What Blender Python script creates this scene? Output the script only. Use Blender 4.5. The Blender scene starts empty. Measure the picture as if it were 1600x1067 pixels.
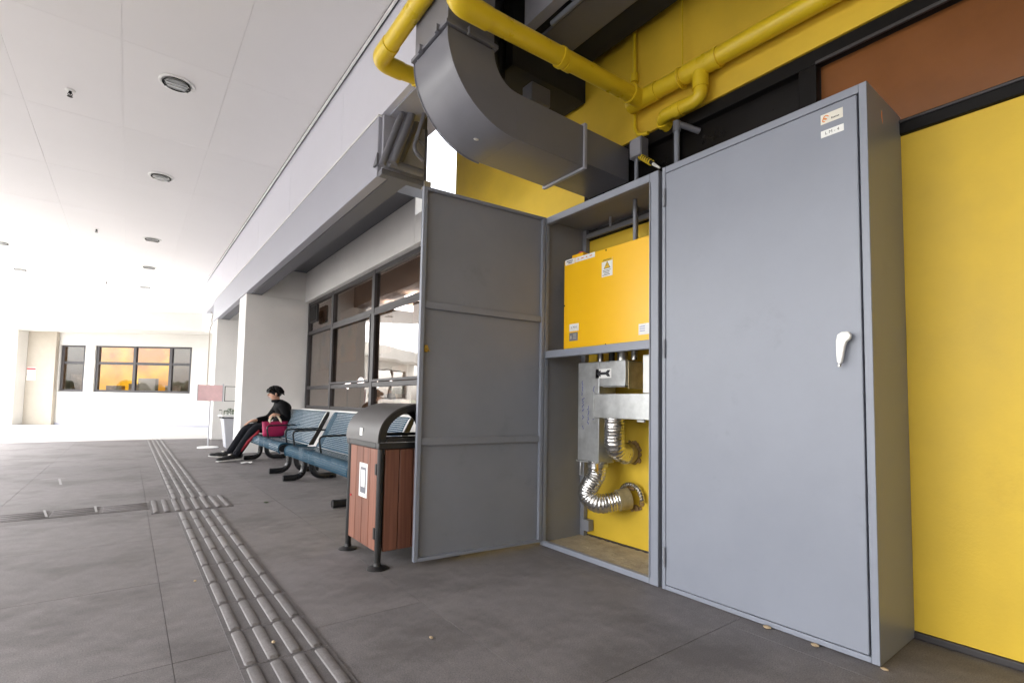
import bpy, bmesh, math, random
from mathutils import Vector, Matrix
R = math.radians
random.seed(7)
scn = bpy.context.scene
COL = scn.collection

# ------------------------------------------------------------------ camera
CAM_H, CAM_F, YAW, PIT, ROL = 0.8847, 784.2672, 0.6511, 0.0581, 0.0177
fw = Vector((math.sin(YAW)*math.cos(PIT), math.cos(YAW)*math.cos(PIT), math.sin(PIT)))
r0 = Vector((math.cos(YAW), -math.sin(YAW), 0)); u0 = r0.cross(fw)
rr = r0*math.cos(ROL) + u0*math.sin(ROL); uu = -r0*math.sin(ROL) + u0*math.cos(ROL)
cd = bpy.data.cameras.new('camera'); cam = bpy.data.objects.new('camera', cd); COL.objects.link(cam)
cam.matrix_world = Matrix(((rr.x, uu.x, -fw.x, 0), (rr.y, uu.y, -fw.y, 0), (rr.z, uu.z, -fw.z, CAM_H), (0, 0, 0, 1)))
cd.sensor_width = 36; cd.sensor_fit = 'HORIZONTAL'; cd.lens = CAM_F/1600*36
cd.shift_y = (585.6-533.5)/1600; cd.clip_start = .02; cd.clip_end = 2000
scn.camera = cam

# ------------------------------------------------------------------ light
SUN_EL, SUN_AZ = 48, -62          # azimuth from +Y towards +X
w = bpy.data.worlds.new('World'); scn.world = w; w.use_nodes = True
nt = w.node_tree; nt.nodes.clear()
sk = nt.nodes.new('ShaderNodeTexSky'); sk.sky_type = 'NISHITA'; sk.sun_disc = False
sk.sun_elevation = R(SUN_EL); sk.sun_rotation = R(SUN_AZ); sk.dust_density = 4; sk.air_density = 1.0; sk.ozone_density = 1.0
hs = nt.nodes.new('ShaderNodeHueSaturation'); hs.inputs['Saturation'].default_value = .22   # overcast: a nearly neutral sky
bg = nt.nodes.new('ShaderNodeBackground'); bg.inputs['Strength'].default_value = .15
wo = nt.nodes.new('ShaderNodeOutputWorld')
nt.links.new(sk.outputs[0], hs.inputs['Color']); nt.links.new(hs.outputs[0], bg.inputs['Color']); nt.links.new(bg.outputs[0], wo.inputs['Surface'])
sd = bpy.data.lights.new('sun', 'SUN'); sun = bpy.data.objects.new('sun', sd); COL.objects.link(sun)
sd.energy = 1.4; sd.angle = R(24); sd.color = (1, .97, .93)
sdir = Vector((math.sin(R(SUN_AZ))*math.cos(R(SUN_EL)), math.cos(R(SUN_AZ))*math.cos(R(SUN_EL)), math.sin(R(SUN_EL))))
sun.rotation_euler = sdir.to_track_quat('Z', 'Y').to_euler()
scn.view_settings.view_transform = 'Standard'; scn.view_settings.look = 'None'
scn.view_settings.exposure = 2.9; scn.view_settings.gamma = 1; scn.view_settings.use_curve_mapping = False

# ------------------------------------------------------------------ materials
MATS = {}
def mat(name, col, rough=.5, metal=0, var=.12, scale=6, bump=0, bscale=80, rand=0, spec=.5, stain=None, speck=0):
    m = bpy.data.materials.new(name); m.use_nodes = True; n = m.node_tree; L = n.links
    b = n.nodes['Principled BSDF']; b.inputs['Roughness'].default_value = rough; b.inputs['Metallic'].default_value = metal
    b.inputs['Specular IOR Level'].default_value = spec
    g = n.nodes.new('ShaderNodeNewGeometry'); no = n.nodes.new('ShaderNodeTexNoise')
    no.inputs['Scale'].default_value = scale; no.inputs['Detail'].default_value = 6; no.inputs['Roughness'].default_value = .62
    L.new(g.outputs['Position'], no.inputs['Vector'])
    mr = n.nodes.new('ShaderNodeMapRange'); mr.inputs['From Min'].default_value = .25; mr.inputs['From Max'].default_value = .75
    mr.inputs['To Min'].default_value = 1-var; mr.inputs['To Max'].default_value = 1+var
    L.new(no.outputs['Fac'], mr.inputs['Value'])
    val = mr.outputs[0]
    if rand:
        oi = n.nodes.new('ShaderNodeObjectInfo'); m2 = n.nodes.new('ShaderNodeMapRange')
        m2.inputs['To Min'].default_value = 1-rand; m2.inputs['To Max'].default_value = 1+rand
        L.new(oi.outputs['Random'], m2.inputs['Value'])
        mu = n.nodes.new('ShaderNodeMath'); mu.operation = 'MULTIPLY'; L.new(val, mu.inputs[0]); L.new(m2.outputs[0], mu.inputs[1]); val = mu.outputs[0]
    if speck:   # granular aggregate
        ns = n.nodes.new('ShaderNodeTexNoise'); ns.inputs['Scale'].default_value = 210; ns.inputs['Detail'].default_value = 3; ns.inputs['Roughness'].default_value = .8
        L.new(g.outputs['Position'], ns.inputs['Vector'])
        m4 = n.nodes.new('ShaderNodeMapRange'); m4.inputs['From Min'].default_value = .32; m4.inputs['From Max'].default_value = .68
        m4.inputs['To Min'].default_value = 1-speck; m4.inputs['To Max'].default_value = 1+speck; L.new(ns.outputs['Fac'], m4.inputs['Value'])
        mu = n.nodes.new('ShaderNodeMath'); mu.operation = 'MULTIPLY'; L.new(val, mu.inputs[0]); L.new(m4.outputs[0], mu.inputs[1]); val = mu.outputs[0]
    vm = n.nodes.new('ShaderNodeVectorMath'); vm.operation = 'SCALE'; vm.inputs[0].default_value = col[:3]
    L.new(val, vm.inputs['Scale']); out = vm.outputs[0]
    if stain:   # (colour, scale, threshold, amount): dirt patches with their own outline
        sc, ss, th, am = stain
        n2 = n.nodes.new('ShaderNodeTexNoise'); n2.inputs['Scale'].default_value = ss; n2.inputs['Detail'].default_value = 8; n2.inputs['Roughness'].default_value = .7
        L.new(g.outputs['Position'], n2.inputs['Vector'])
        m3 = n.nodes.new('ShaderNodeMapRange'); m3.inputs['From Min'].default_value = th; m3.inputs['From Max'].default_value = th+.12; m3.inputs['To Max'].default_value = am
        L.new(n2.outputs['Fac'], m3.inputs['Value'])
        mx = n.nodes.new('ShaderNodeMix'); mx.data_type = 'RGBA'; mx.inputs['B'].default_value = (*sc, 1)
        L.new(m3.outputs[0], mx.inputs['Factor']); L.new(out, mx.inputs['A']); out = mx.outputs['Result']
    L.new(out, b.inputs['Base Color'])
    if bump:
        n3 = n.nodes.new('ShaderNodeTexNoise'); n3.inputs['Scale'].default_value = bscale; n3.inputs['Detail'].default_value = 4
        L.new(g.outputs['Position'], n3.inputs['Vector'])
        bp = n.nodes.new('ShaderNodeBump'); bp.inputs['Strength'].default_value = bump; bp.inputs['Distance'].default_value = .01
        L.new(n3.outputs['Fac'], bp.inputs['Height']); L.new(bp.outputs[0], b.inputs['Normal'])
    rv = n.nodes.new('ShaderNodeMapRange'); rv.inputs['To Min'].default_value = max(.05, rough-.1); rv.inputs['To Max'].default_value = min(1, rough+.1)
    L.new(no.outputs['Fac'], rv.inputs['Value']); L.new(rv.outputs[0], b.inputs['Roughness'])
    MATS[name] = m; return m

mat('slab', (.158, .147, .149), .66, var=.22, scale=11, bump=.10, bscale=260, rand=.05, spec=.35, speck=.42, stain=((.072, .066, .065), 1.35, .49, .55))
mat('joint', (.115, .107, .108), .9)
mat('tactile', (.11, .103, .105), .62, var=.18, scale=14, bump=.1, rand=.06, spec=.35, speck=.3, stain=((.06, .055, .055), 4, .55, .5))
mat('bar_top', (.155, .146, .147), .55, var=.2, scale=22, bump=.08, rand=.13, spec=.4, speck=.2, stain=((.085, .08, .08), 12, .55, .5))
mat('pale_ground', (.47, .455, .44), .8, var=.08, scale=1.5, bump=.2)
mat('asphalt', (.16, .158, .155), .85, var=.2, scale=20, bump=.4)
mat('grey_paint', (.232, .25, .298), .4, var=.06, scale=2.6, bump=.10, bscale=9, stain=((.19, .20, .225), 5, .6, .4))
mat('grey_inner', (.225, .235, .266), .48, var=.07, scale=3.5, bump=.09, bscale=8, stain=((.15, .155, .165), 4, .6, .4))
mat('duct_grey', (.168, .17, .195), .32, var=.07, scale=3, bump=.04, bscale=120, stain=((.11, .11, .12), 3, .62, .5))
mat('beam_grey', (.37, .375, .43), .5, var=.04, scale=2.5, bump=.03)
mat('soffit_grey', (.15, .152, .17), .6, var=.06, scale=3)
mat('fascia', (.66, .66, .725), .35, var=.03, scale=2, rand=.02)
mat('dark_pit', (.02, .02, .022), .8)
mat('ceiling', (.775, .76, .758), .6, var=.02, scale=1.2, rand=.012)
mat('white_wall', (.83, .815, .79), .75, var=.04, scale=2, bump=.1, bscale=60, stain=((.6, .57, .52), 1.4, .66, .4))
mat('yellow_wall', (.69, .465, .032), .55, var=.13, scale=1.6, bump=.06, bscale=110, stain=((.54, .345, .025), 1.1, .55, .5))
mat('yellow_pipe', (.74, .53, .02), .3, var=.06, scale=7, stain=((.45, .32, .02), 7, .66, .4))
mat('yellow_box', (.93, .52, .004), .35, var=.03, scale=2)
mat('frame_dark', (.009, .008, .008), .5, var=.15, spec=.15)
mat('win_frame', (.045, .041, .043), .45, var=.12)
mat('pane_brown', (.21, .082, .027), .2, var=.2, scale=2)
mat('pane_black', (.008, .007, .007), .3, spec=.25)
mat('galv', (.52, .53, .53), .38, metal=.85, var=.22, scale=14, bump=.03, stain=((.34, .33, .3), 5, .62, .5))
mat('galv_old', (.45, .38, .22), .5, metal=.5, var=.3, scale=18)
mat('foil', (.72, .71, .69), .22, metal=1, var=.12, scale=25, bump=.25, bscale=90)
mat('rust', (.30, .19, .08), .9, var=.4, scale=40, bump=.8, bscale=90)
mat('concrete', (.42, .36, .26), .95, var=.22, scale=14, bump=.6, bscale=50, stain=((.25, .21, .15), 6, .55, .5))
mat('white_plastic', (.82, .82, .8), .3, var=.03)
mat('label', (.8, .8, .78), .5, var=.03)
mat('label_cream', (.72, .69, .6), .5, var=.03)
mat('ink', (.02, .02, .025), .6)
mat('blue_ink', (.05, .07, .35), .6)
mat('orange_ink', (.8, .27, .06), .6)
mat('yellow_ink', (.8, .5, .02), .6)
mat('red', (.5, .02, .03), .4)
mat('steel', (.5, .5, .5), .3, metal=1, var=.1)
mat('brass', (.6, .42, .12), .3, metal=1, var=.1)
mat('black_paint', (.014, .014, .015), .38, var=.2)
mat('hood', (.065, .062, .062), .45, var=.15, scale=5, bump=.06, bscale=300)
mat('bench_blue', (.017, .060, .098), .6, spec=.2, var=.12, scale=8)
mat('leg_black', (.012, .013, .016), .28, var=.15)
mat('black_hose', (.008, .008, .009), .5)
mat('skin', (.62, .36, .25), .55, var=.06, scale=20)
mat('hair', (.005, .0045, .005), .5, spec=.25, var=.4, scale=60, bump=.5, bscale=160)
mat('jacket', (.006, .006, .007), .8, spec=.12, var=.3, scale=25, bump=.5, bscale=30)
mat('trousers', (.011, .0115, .015), .85, spec=.12, var=.25, scale=25, bump=.4, bscale=30)
mat('stripe_red', (.26, .008, .02), .7)
mat('shoe', (.012, .012, .013), .3)
mat('sole', (.75, .73, .7), .6)
mat('magenta', (.36, .008, .075), .55, var=.12, scale=18, bump=.25, bscale=40)
mat('strap', (.75, .66, .5), .6)
mat('pink', (.86, .58, .59), .6)
mat('planter', (.50, .51, .55), .5, var=.05)
mat('bag_white', (.85, .85, .84), .35, bump=.5, bscale=25)
mat('leaf', (.05, .10, .03), .5, var=.4, scale=40)
mat('far_wall', (.60, .585, .55), .8, var=.05, scale=1.2)
mat('cream', (.40, .36, .30), .8, var=.05)
mat('poster', (.33, .24, .17), .7, var=.5, scale=5)
mat('room', (.20, .14, .092), .8, var=.25, scale=1.5)
mat('chip', (.42, .32, .2), .8)
mat('lamp_glass', (.45, .47, .47), .15, var=.1)
mat('reflector', (.55, .56, .56), .2, metal=.9, var=.1)
mat('mark_white', (.27, .26, .26), .7, var=.25, scale=30)
mat('hedge', (.035, .06, .025), .8, var=.5, scale=6, bump=1, bscale=12)
mat('opp_wall', (.5, .47, .42), .8, var=.1)

def poster_mat(name):
    m = bpy.data.materials.new(name); m.use_nodes = True; n = m.node_tree; L = n.links; b = n.nodes['Principled BSDF']; b.inputs['Roughness'].default_value = .7
    ge = n.nodes.new('ShaderNodeNewGeometry'); vo = n.nodes.new('ShaderNodeTexVoronoi'); vo.inputs['Scale'].default_value = 5.5; vo.inputs['Randomness'].default_value = .9
    cr = n.nodes.new('ShaderNodeValToRGB'); cr.color_ramp.interpolation = 'CONSTANT'; e = cr.color_ramp.elements
    e[0].color = (.34, .25, .18, 1); e[1].position = .45; e[1].color = (.14, .16, .18, 1)
    for p, c in ((.58, (.36, .22, .15)), (.7, (.13, .17, .11)), (.8, (.42, .34, .26)), (.92, (.28, .10, .09))):
        q = e.new(p); q.color = (*c, 1)
    L.new(ge.outputs['Position'], vo.inputs['Vector']); L.new(vo.outputs['Color'], cr.inputs[0]); L.new(cr.outputs[0], b.inputs['Base Color']); MATS[name] = m
poster_mat('picture')
def wood():
    m = bpy.data.materials.new('wood'); m.use_nodes = True; n = m.node_tree; L = n.links; b = n.nodes['Principled BSDF']
    tc = n.nodes.new('ShaderNodeNewGeometry'); mp = n.nodes.new('ShaderNodeMapping'); mp.inputs['Scale'].default_value = (60, 60, 2.5)
    no = n.nodes.new('ShaderNodeTexNoise'); no.inputs['Scale'].default_value = 1; no.inputs['Detail'].default_value = 6
    oi = n.nodes.new('ShaderNodeObjectInfo'); ad = n.nodes.new('ShaderNodeMath'); ad.operation = 'MULTIPLY_ADD'; ad.inputs[1].default_value = .3
    cr = n.nodes.new('ShaderNodeValToRGB'); cr.color_ramp.elements[0].color = (.12, .042, .025, 1); cr.color_ramp.elements[1].color = (.25, .10, .062, 1)
    cr.color_ramp.elements[0].position = .35; cr.color_ramp.elements[1].position = .95
    L.new(tc.outputs['Position'], mp.inputs[0]); L.new(mp.outputs[0], no.inputs['Vector']); L.new(oi.outputs['Random'], ad.inputs[0]); L.new(no.outputs['Fac'], ad.inputs[2])
    L.new(ad.outputs[0], cr.inputs[0]); L.new(cr.outputs[0], b.inputs['Base Color']); b.inputs['Roughness'].default_value = .55
    MATS['wood'] = m
wood()
def glass(name, tint, ior, rough=.01):
    m = bpy.data.materials.new(name); m.use_nodes = True; n = m.node_tree; L = n.links; n.nodes.remove(n.nodes['Principled BSDF'])
    t = n.nodes.new('ShaderNodeBsdfTransparent'); t.inputs[0].default_value = (*tint, 1)
    g = n.nodes.new('ShaderNodeBsdfGlossy'); g.inputs['Roughness'].default_value = rough; g.inputs[0].default_value = (.95, .95, .95, 1)
    lw = n.nodes.new('ShaderNodeLayerWeight'); lw.inputs['Blend'].default_value = .5     # plate reflectance per face, rising towards grazing
    pw = n.nodes.new('ShaderNodeMath'); pw.operation = 'POWER'; pw.inputs[1].default_value = 3.6; L.new(lw.outputs['Facing'], pw.inputs[0])
    f = n.nodes.new('ShaderNodeMapRange'); f.inputs['To Min'].default_value = ior; f.inputs['To Max'].default_value = .95; L.new(pw.outputs[0], f.inputs['Value'])
    x = n.nodes.new('ShaderNodeMixShader'); L.new(f.outputs[0], x.inputs[0]); L.new(t.outputs[0], x.inputs[1]); L.new(g.outputs[0], x.inputs[2])
    no = n.nodes.new('ShaderNodeTexNoise'); no.inputs['Scale'].default_value = 1.3; bp = n.nodes.new('ShaderNodeBump'); bp.inputs['Strength'].default_value = .06; bp.inputs['Distance'].default_value = .05
    ge = n.nodes.new('ShaderNodeNewGeometry'); L.new(ge.outputs['Position'], no.inputs['Vector'])
    L.new(no.outputs['Fac'], bp.inputs['Height']); L.new(bp.outputs[0], g.inputs['Normal'])
    L.new(x.outputs[0], n.nodes['Material Output'].inputs[0]); MATS[name] = m
glass('glass', (.74, .69, .63), .08)
glass('far_glass', (.86, .86, .86), .06)
def lit(name, c1, c2, st, scale):
    m = bpy.data.materials.new(name); m.use_nodes = True; n = m.node_tree; L = n.links; b = n.nodes['Principled BSDF']
    ge = n.nodes.new('ShaderNodeNewGeometry'); no = n.nodes.new('ShaderNodeTexNoise'); no.inputs['Scale'].default_value = scale; no.inputs['Detail'].default_value = 3
    cr = n.nodes.new('ShaderNodeValToRGB'); cr.color_ramp.elements[0].color = (*c1, 1); cr.color_ramp.elements[1].color = (*c2, 1)
    cr.color_ramp.elements[0].position = .4; cr.color_ramp.elements[1].position = .62
    L.new(ge.outputs['Position'], no.inputs['Vector']); L.new(no.outputs['Fac'], cr.inputs[0]); L.new(cr.outputs[0], b.inputs['Base Color'])
    L.new(cr.outputs[0], b.inputs['Emission Color']); b.inputs['Emission Strength'].default_value = st; b.inputs['Roughness'].default_value = .8; MATS[name] = m
lit('room_warm', (.50, .19, .008), (.85, .46, .012), .16, .8)
lit('cool_glow', (.9, .88, 1), (.95, .92, 1), 3, 1)

# ------------------------------------------------------------------ mesh helpers
WPOS = {}
class MB:
    def __init__(s): s.v = []; s.f = []
    def add(s, v, f):
        o = len(s.v); s.v += [Vector(p) for p in v]; s.f += [[i+o for i in q] for q in f]; return s
    def box(s, x0, x1, y0, y1, z0, z1):
        v = [(x, y, z) for z in (z0, z1) for y in (y0, y1) for x in (x0, x1)]
        return s.add(v, [(0, 2, 3, 1), (4, 5, 7, 6), (0, 1, 5, 4), (2, 6, 7, 3), (0, 4, 6, 2), (1, 3, 7, 5)])
    def tube(s, pts, r, n=12, cap=True, closed=False):
        pts = [Vector(p) for p in pts]; rad = r if isinstance(r, (list, tuple)) else [r]*len(pts)
        rings = []; up = None; N = len(pts)
        for i, p in enumerate(pts):
            if closed: t = (pts[(i+1) % N]-pts[i-1]).normalized()
            else: t = ((pts[min(i+1, N-1)]-pts[max(i-1, 0)])).normalized()
            if up is None: up = Vector((0, 0, 1)) if abs(t.z) < .9 else Vector((1, 0, 0))
            a = (up-t*up.dot(t)).normalized(); up = a; b = t.cross(a)
            rings.append([p+(a*math.cos(k*2*math.pi/n)+b*math.sin(k*2*math.pi/n))*rad[i] for k in range(n)])
        v = [q for g in rings for q in g]; f = []
        M = N if closed else N-1
        for i in range(M):
            j = (i+1) % N
            for k in range(n): f.append((i*n+k, i*n+(k+1) % n, j*n+(k+1) % n, j*n+k))
        if cap and not closed: f.append(tuple(range(n))[::-1]); f.append(tuple((N-1)*n+k for k in range(n)))
        return s.add(v, f)
    def prism(s, poly, axis, a0, a1):     # poly in the two other axes (order xyz minus axis)
        n = len(poly); v = []
        for a in (a0, a1):
            for p in poly:
                q = list(p); q.insert('xyz'.index(axis), a); v.append(q)
        f = [tuple(range(n))[::-1], tuple(range(n, 2*n))] + [(i, (i+1) % n, n+(i+1) % n, n+i) for i in range(n)]
        return s.add(v, f)
    def lathe(s, c, prof, n=20):          # (radius, z) about the vertical through c
        v = [(c[0]+r*math.cos(2*math.pi*k/n), c[1]+r*math.sin(2*math.pi*k/n), c[2]+z) for r, z in prof for k in range(n)]
        f = [(i*n+k, i*n+(k+1) % n, (i+1)*n+(k+1) % n, (i+1)*n+k) for i in range(len(prof)-1) for k in range(n)]
        f.append(tuple(range(n))[::-1]); f.append(tuple((len(prof)-1)*n+k for k in range(n)))
        return s.add(v, f)
    def ball(s, c, r, n=14, m=9, sc=(1, 1, 1), rot=None):
        v = []
        for i in range(m+1):
            t = math.pi*i/m
            for k in range(n):
                p = Vector((math.sin(t)*math.cos(2*math.pi*k/n)*sc[0], math.sin(t)*math.sin(2*math.pi*k/n)*sc[1], math.cos(t)*sc[2]))*r
                if rot: p = rot @ p
                v.append(Vector(c)+p)
        return s.add(v, [(i*n+k, (i+1)*n+k, (i+1)*n+(k+1) % n, i*n+(k+1) % n) for i in range(m) for k in range(n)])
    def xf(s, M):
        s.v = [M @ p for p in s.v]; return s
    def build(s, name, m, parent=None, bevel=0, smooth=True, seg=2):
        lo = Vector([min(p[i] for p in s.v) for i in range(3)]); hi = Vector([max(p[i] for p in s.v) for i in range(3)])
        c = Vector(((lo.x+hi.x)/2, (lo.y+hi.y)/2, lo.z))
        me = bpy.data.meshes.new(name); me.from_pydata([tuple(p-c) for p in s.v], [], s.f); 
        bm = bmesh.new(); bm.from_mesh(me); bmesh.ops.recalc_face_normals(bm, faces=bm.faces[:]); bm.to_mesh(me); bm.free()
        me.materials.append(MATS[m])
        if smooth: me.shade_smooth(); me.set_sharp_from_angle(angle=R(38))
        return link(name, me, c, parent, bevel, seg)
def link(name, me, c, parent=None, bevel=0, seg=2):
    o = bpy.data.objects.new(name, me); COL.objects.link(o)
    o.parent = parent; o.location = c-(WPOS[parent.name] if parent else Vector()); WPOS[o.name] = Vector(c)
    if bevel:
        b = o.modifiers.new('bevel', 'BEVEL'); b.width = bevel; b.segments = seg; b.limit_method = 'ANGLE'; b.angle_limit = R(40)
    return o
def tag(o, label=None, cat=None, group=None, kind=None):
    if label: o['label'] = label
    if cat: o['category'] = cat
    if group: o['group'] = group
    if kind: o['kind'] = kind
    return o
def thing(name, loc, label=None, cat=None, group=None, kind=None):
    o = bpy.data.objects.new(name, None); COL.objects.link(o); o.location = loc; o.empty_display_size = .1; WPOS[o.name] = Vector(loc)
    return tag(o, label, cat, group, kind)
def box(name, m, parent, x0, x1, y0, y1, z0, z1, bevel=.003):
    return MB().box(x0, x1, y0, y1, z0, z1).build(name, m, parent, bevel)
def dup_tree(o, d, parent=None):
    c = o.copy(); COL.objects.link(c); WPOS[c.name] = WPOS[o.name]+d
    c.parent = parent
    if parent is None: c.location = o.location+d
    for ch in list(o.children): dup_tree(ch, d, c)
    return c
def arc(c, r, a0, a1, n, plane):     # points on an arc; plane 'xz' etc.
    out = []
    for i in range(n+1):
        a = R(a0+(a1-a0)*i/n); p = [c[0], c[1], c[2]]
        p['xyz'.index(plane[0])] += r*math.cos(a); p['xyz'.index(plane[1])] += r*math.sin(a); out.append(tuple(p))
    return out
def bend(pts, r, n=6):               # round the corners of a polyline
    pts = [Vector(p) for p in pts]; out = [pts[0]]
    for i in range(1, len(pts)-1):
        a = (pts[i-1]-pts[i]).normalized(); b = (pts[i+1]-pts[i]).normalized(); ang = a.angle(b)
        if ang > 3.1: out.append(pts[i]); continue
        d = min(r/math.tan(ang/2), (pts[i-1]-pts[i]).length*.49, (pts[i+1]-pts[i]).length*.49)
        p0 = pts[i]+a*d; p2 = pts[i]+b*d
        for k in range(n+1):
            t = k/n; out.append(p0*(1-t)**2+pts[i]*2*t*(1-t)+p2*t*t)
    out.append(pts[-1]); return out
def text_mb(s, size, origin, right, up, lift, bold=0, align='CENTER'):   # printed characters as a thin mesh
    cu = bpy.data.curves.new('lettering', 'FONT'); cu.body = s; cu.size = size; cu.align_x = align; cu.align_y = 'CENTER'; cu.offset = bold; cu.resolution_u = 2
    o = bpy.data.objects.new('lettering', cu); COL.objects.link(o); dg = bpy.context.evaluated_depsgraph_get(); me = bpy.data.meshes.new_from_object(o.evaluated_get(dg))
    r, u = Vector(right), Vector(up); nrm = r.cross(u)
    mb = MB(); mb.add([Vector(origin)+r*v.co.x+u*v.co.y+nrm*lift for v in me.vertices], [tuple(p.vertices) for p in me.polygons])
    bpy.data.objects.remove(o); bpy.data.curves.remove(cu); bpy.data.meshes.remove(me); return mb
def sheet(origin, right, up, w, h, t=.001, lift=0):
    r, u = Vector(right), Vector(up); n = r.cross(u); o = Vector(origin); v = []
    for l in (lift, lift+t):
        for a, b in ((-.5, -.5), (.5, -.5), (.5, .5), (-.5, .5)): v.append(o+r*w*a+u*h*b+n*l)
    return MB().add(v, [(3, 2, 1, 0), (4, 5, 6, 7), (0, 1, 5, 4), (1, 2, 6, 5), (2, 3, 7, 6), (3, 0, 4, 7)])
W_R, W_U = (0, -1, 0), (0, 0, 1)      # right / up on faces that look towards -X

XW, XC = 2.495, 2.11                  # wall plane, cabinet fronts

# ================================================================== SETTING
g = MB().box(-150, 150, -60, 150, -.4, -.06).build('ground', 'pale_ground', None); tag(g, kind='structure')
# canopy floor: slabs on a bed, the pale forecourt begins beyond
pv = thing('pavement', (0, 5, 0), kind='structure')
bed = box('joint_bed', 'joint', pv, -5.4, 2.56, -3.0, 13.2, -.058, -.0035, 0)
SL = .92
sm = None
for i in range(-5, 4):
    for j in range(-3, 15):
        x0, y0 = -.76+i*SL, .215+j*SL - .0
        x1, y1 = min(x0+SL, 2.55), min(y0+SL, 13.1 + .05*(i % 2))
        if x1-x0 < .05 or y1-y0 < .1: continue
        full = abs(x1-x0-SL) < 1e-6 and abs(y1-y0-SL) < 1e-6
        gp = .0011
        if full and sm:
            o = link('paving_slab', sm, Vector(((x0+x1)/2, (y0+y1)/2, -.04)), pv)
        else:
            o = MB().box(x0+gp, x1-gp, y0+gp, y1-gp, -.04, 0).build('paving_slab', 'slab', pv)
            if full: sm = o.data
        o.location.z += random.uniform(-.0004, .0004)
fg = MB().box(-60, 60, 13.2, 60, -.06, -.003).build('forecourt', 'pale_ground', None); tag(fg, kind='structure')
fg2 = MB().box(-60, -5.4, -40, 13.2, -.06, -.003).build('roadway', 'asphalt', None); tag(fg2, kind='structure')

# tactile path
tp = thing('tactile_path', (.476, 6, 0), kind='structure')
TS = .31
def bar_mesh(w, l, hgt):          # low rounded ridge with sloped ends
    m = MB(); n = 6; v = []
    for y, k in ((-l/2, 0), (-l/2+.008, 1), (l/2-.008, 1), (l/2, 0)):
        for q in range(n+1):
            a = math.pi*q/n; v.append((-w/2*math.cos(a)*(.86+.14*k), y, hgt*k*math.sin(a)**.7))
    f = [(r_*(n+1)+q, r_*(n+1)+q+1, (r_+1)*(n+1)+q+1, (r_+1)*(n+1)+q) for r_ in range(3) for q in range(n)]
    m.add(v, f); return m
bar_d = None; tile_d = None
y = .95
ys = []
while y < 13.0:
    if not (4.70 <= y+TS/2 <= 5.34+.05): ys.append(y)
    y += TS
    if 4.55 < y < 4.75: y = 4.74 if y > 4.72 else y
for y in ys:
    c = Vector((.476, y+TS/2, .0))
    if tile_d is None:
        t = MB().box(.476-.143, .476+.143, y+.002, y+TS-.002, 0, .004).build('tactile_tile', 'tactile', tp); tile_d = t.data
    else: t = link('tactile_tile', tile_d, c, tp)
    for k in range(4):
        bc = Vector((.476+(k-1.5)*.072, y+TS/2, .004))
        if bar_d is None:
            b = bar_mesh(.037, TS-.022, .0085).xf(Matrix.Translation(bc)).build('tactile_bar', 'bar_top', t); bar_d = b.data
        else: link('tactile_bar', bar_d, bc, t)
for a in range(2):
    x0, y0 = .18+a*.28, 4.745
    t = MB().box(x0+.002, x0+.278, y0, y0+.58, 0, .004).build('warning_tile', 'tactile', tp)
    for k in range(4):
        bar_mesh(.038, .565, .009).xf(Matrix.Translation((x0+.035+k*.07, y0+.29, .004))).build('tactile_bar', 'slab', t)
cross_d = None
for k in range(9):
    x1 = .175-k*.3
    t = MB().box(x1-.298, x1, 4.96, 5.27, 0, .0035).build('tactile_tile', 'slab', tp)
    for q in range(4):
        bar_mesh(.035, .285, .006).xf(Matrix.Translation((x1-.149, 5.0+q*.075, .0035)) @ Matrix.Rotation(R(90), 4, 'Z')).build('tactile_bar', 'slab', t)
mk = MB()
for (x, y, l, wd_, a) in ((-.45, 5.12, .30, .014, 8), (-.16, 5.12, .28, .016, 4), (-.52, 7.0, .5, .02, 6), (-.60, 7.26, .2, .02, 95)):
    mk.add([Matrix.Translation((x, y, .0115 if y < 6 else .004)) @ Matrix.Rotation(R(a), 4, 'Z') @ Vector(p) for p in ((-wd_/2, -l/2, 0), (wd_/2, -l/2, 0), (wd_/2, l/2, 0), (-wd_/2, l/2, 0))], [(0, 1, 2, 3)])
o = mk.build('painted_marking', 'mark_white'); tag(o, kind='structure')

# ceiling with panels
ce = thing('ceiling', (0, 8, 3.95), kind='structure')
ENDL, ENDR = Vector((-5.6, 16.82)), Vector((1.60, 20.9))     # oblique far edge
MB().prism([(-4.4, -3), (1.46, -3), (1.46, 20.82), (-4.4, 17.5)], 'z', 3.9545, 4.3).build('ceiling_backing', 'ceiling', ce, smooth=False)
PX, PY = .82, 1.76
pd = None
for i in range(-5, 3):
    for j in range(-4, 9):
        x0, y0 = -.195+i*PX, 5.36+j*PY
        x1, y1 = min(x0+PX, 1.458), y0+PY
        if x1-x0 < .05: continue
        if x0 < -4.31: continue
        yl = 16.82+(x0+5.6)*.5666
        if y0 > yl-.1: continue
        y1 = min(y1, yl-.02)
        full = y1-y0 > PY-1e-4 and x1-x0 > PX-1e-4
        if full and pd: link('ceiling_panel', pd, Vector(((x0+x1)/2, (y0+y1)/2, 3.95)), ce)
        else:
            o = MB().box(x0+.0011, x1-.0011, y0+.0011, y1-.0011, 3.95, 3.963).build('ceiling_panel', 'ceiling', ce)
            if full: pd = o.data
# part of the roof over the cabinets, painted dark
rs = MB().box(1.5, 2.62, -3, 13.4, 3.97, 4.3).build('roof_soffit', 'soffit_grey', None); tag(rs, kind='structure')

bk = MB().box(.95, 1.82, -2.38, 1.45, 2.98, 3.94).build('added_shade_block', 'soffit_grey', None, .01); tag(bk, kind='structure')  # added out of view to shade the upper yellow wall
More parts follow.
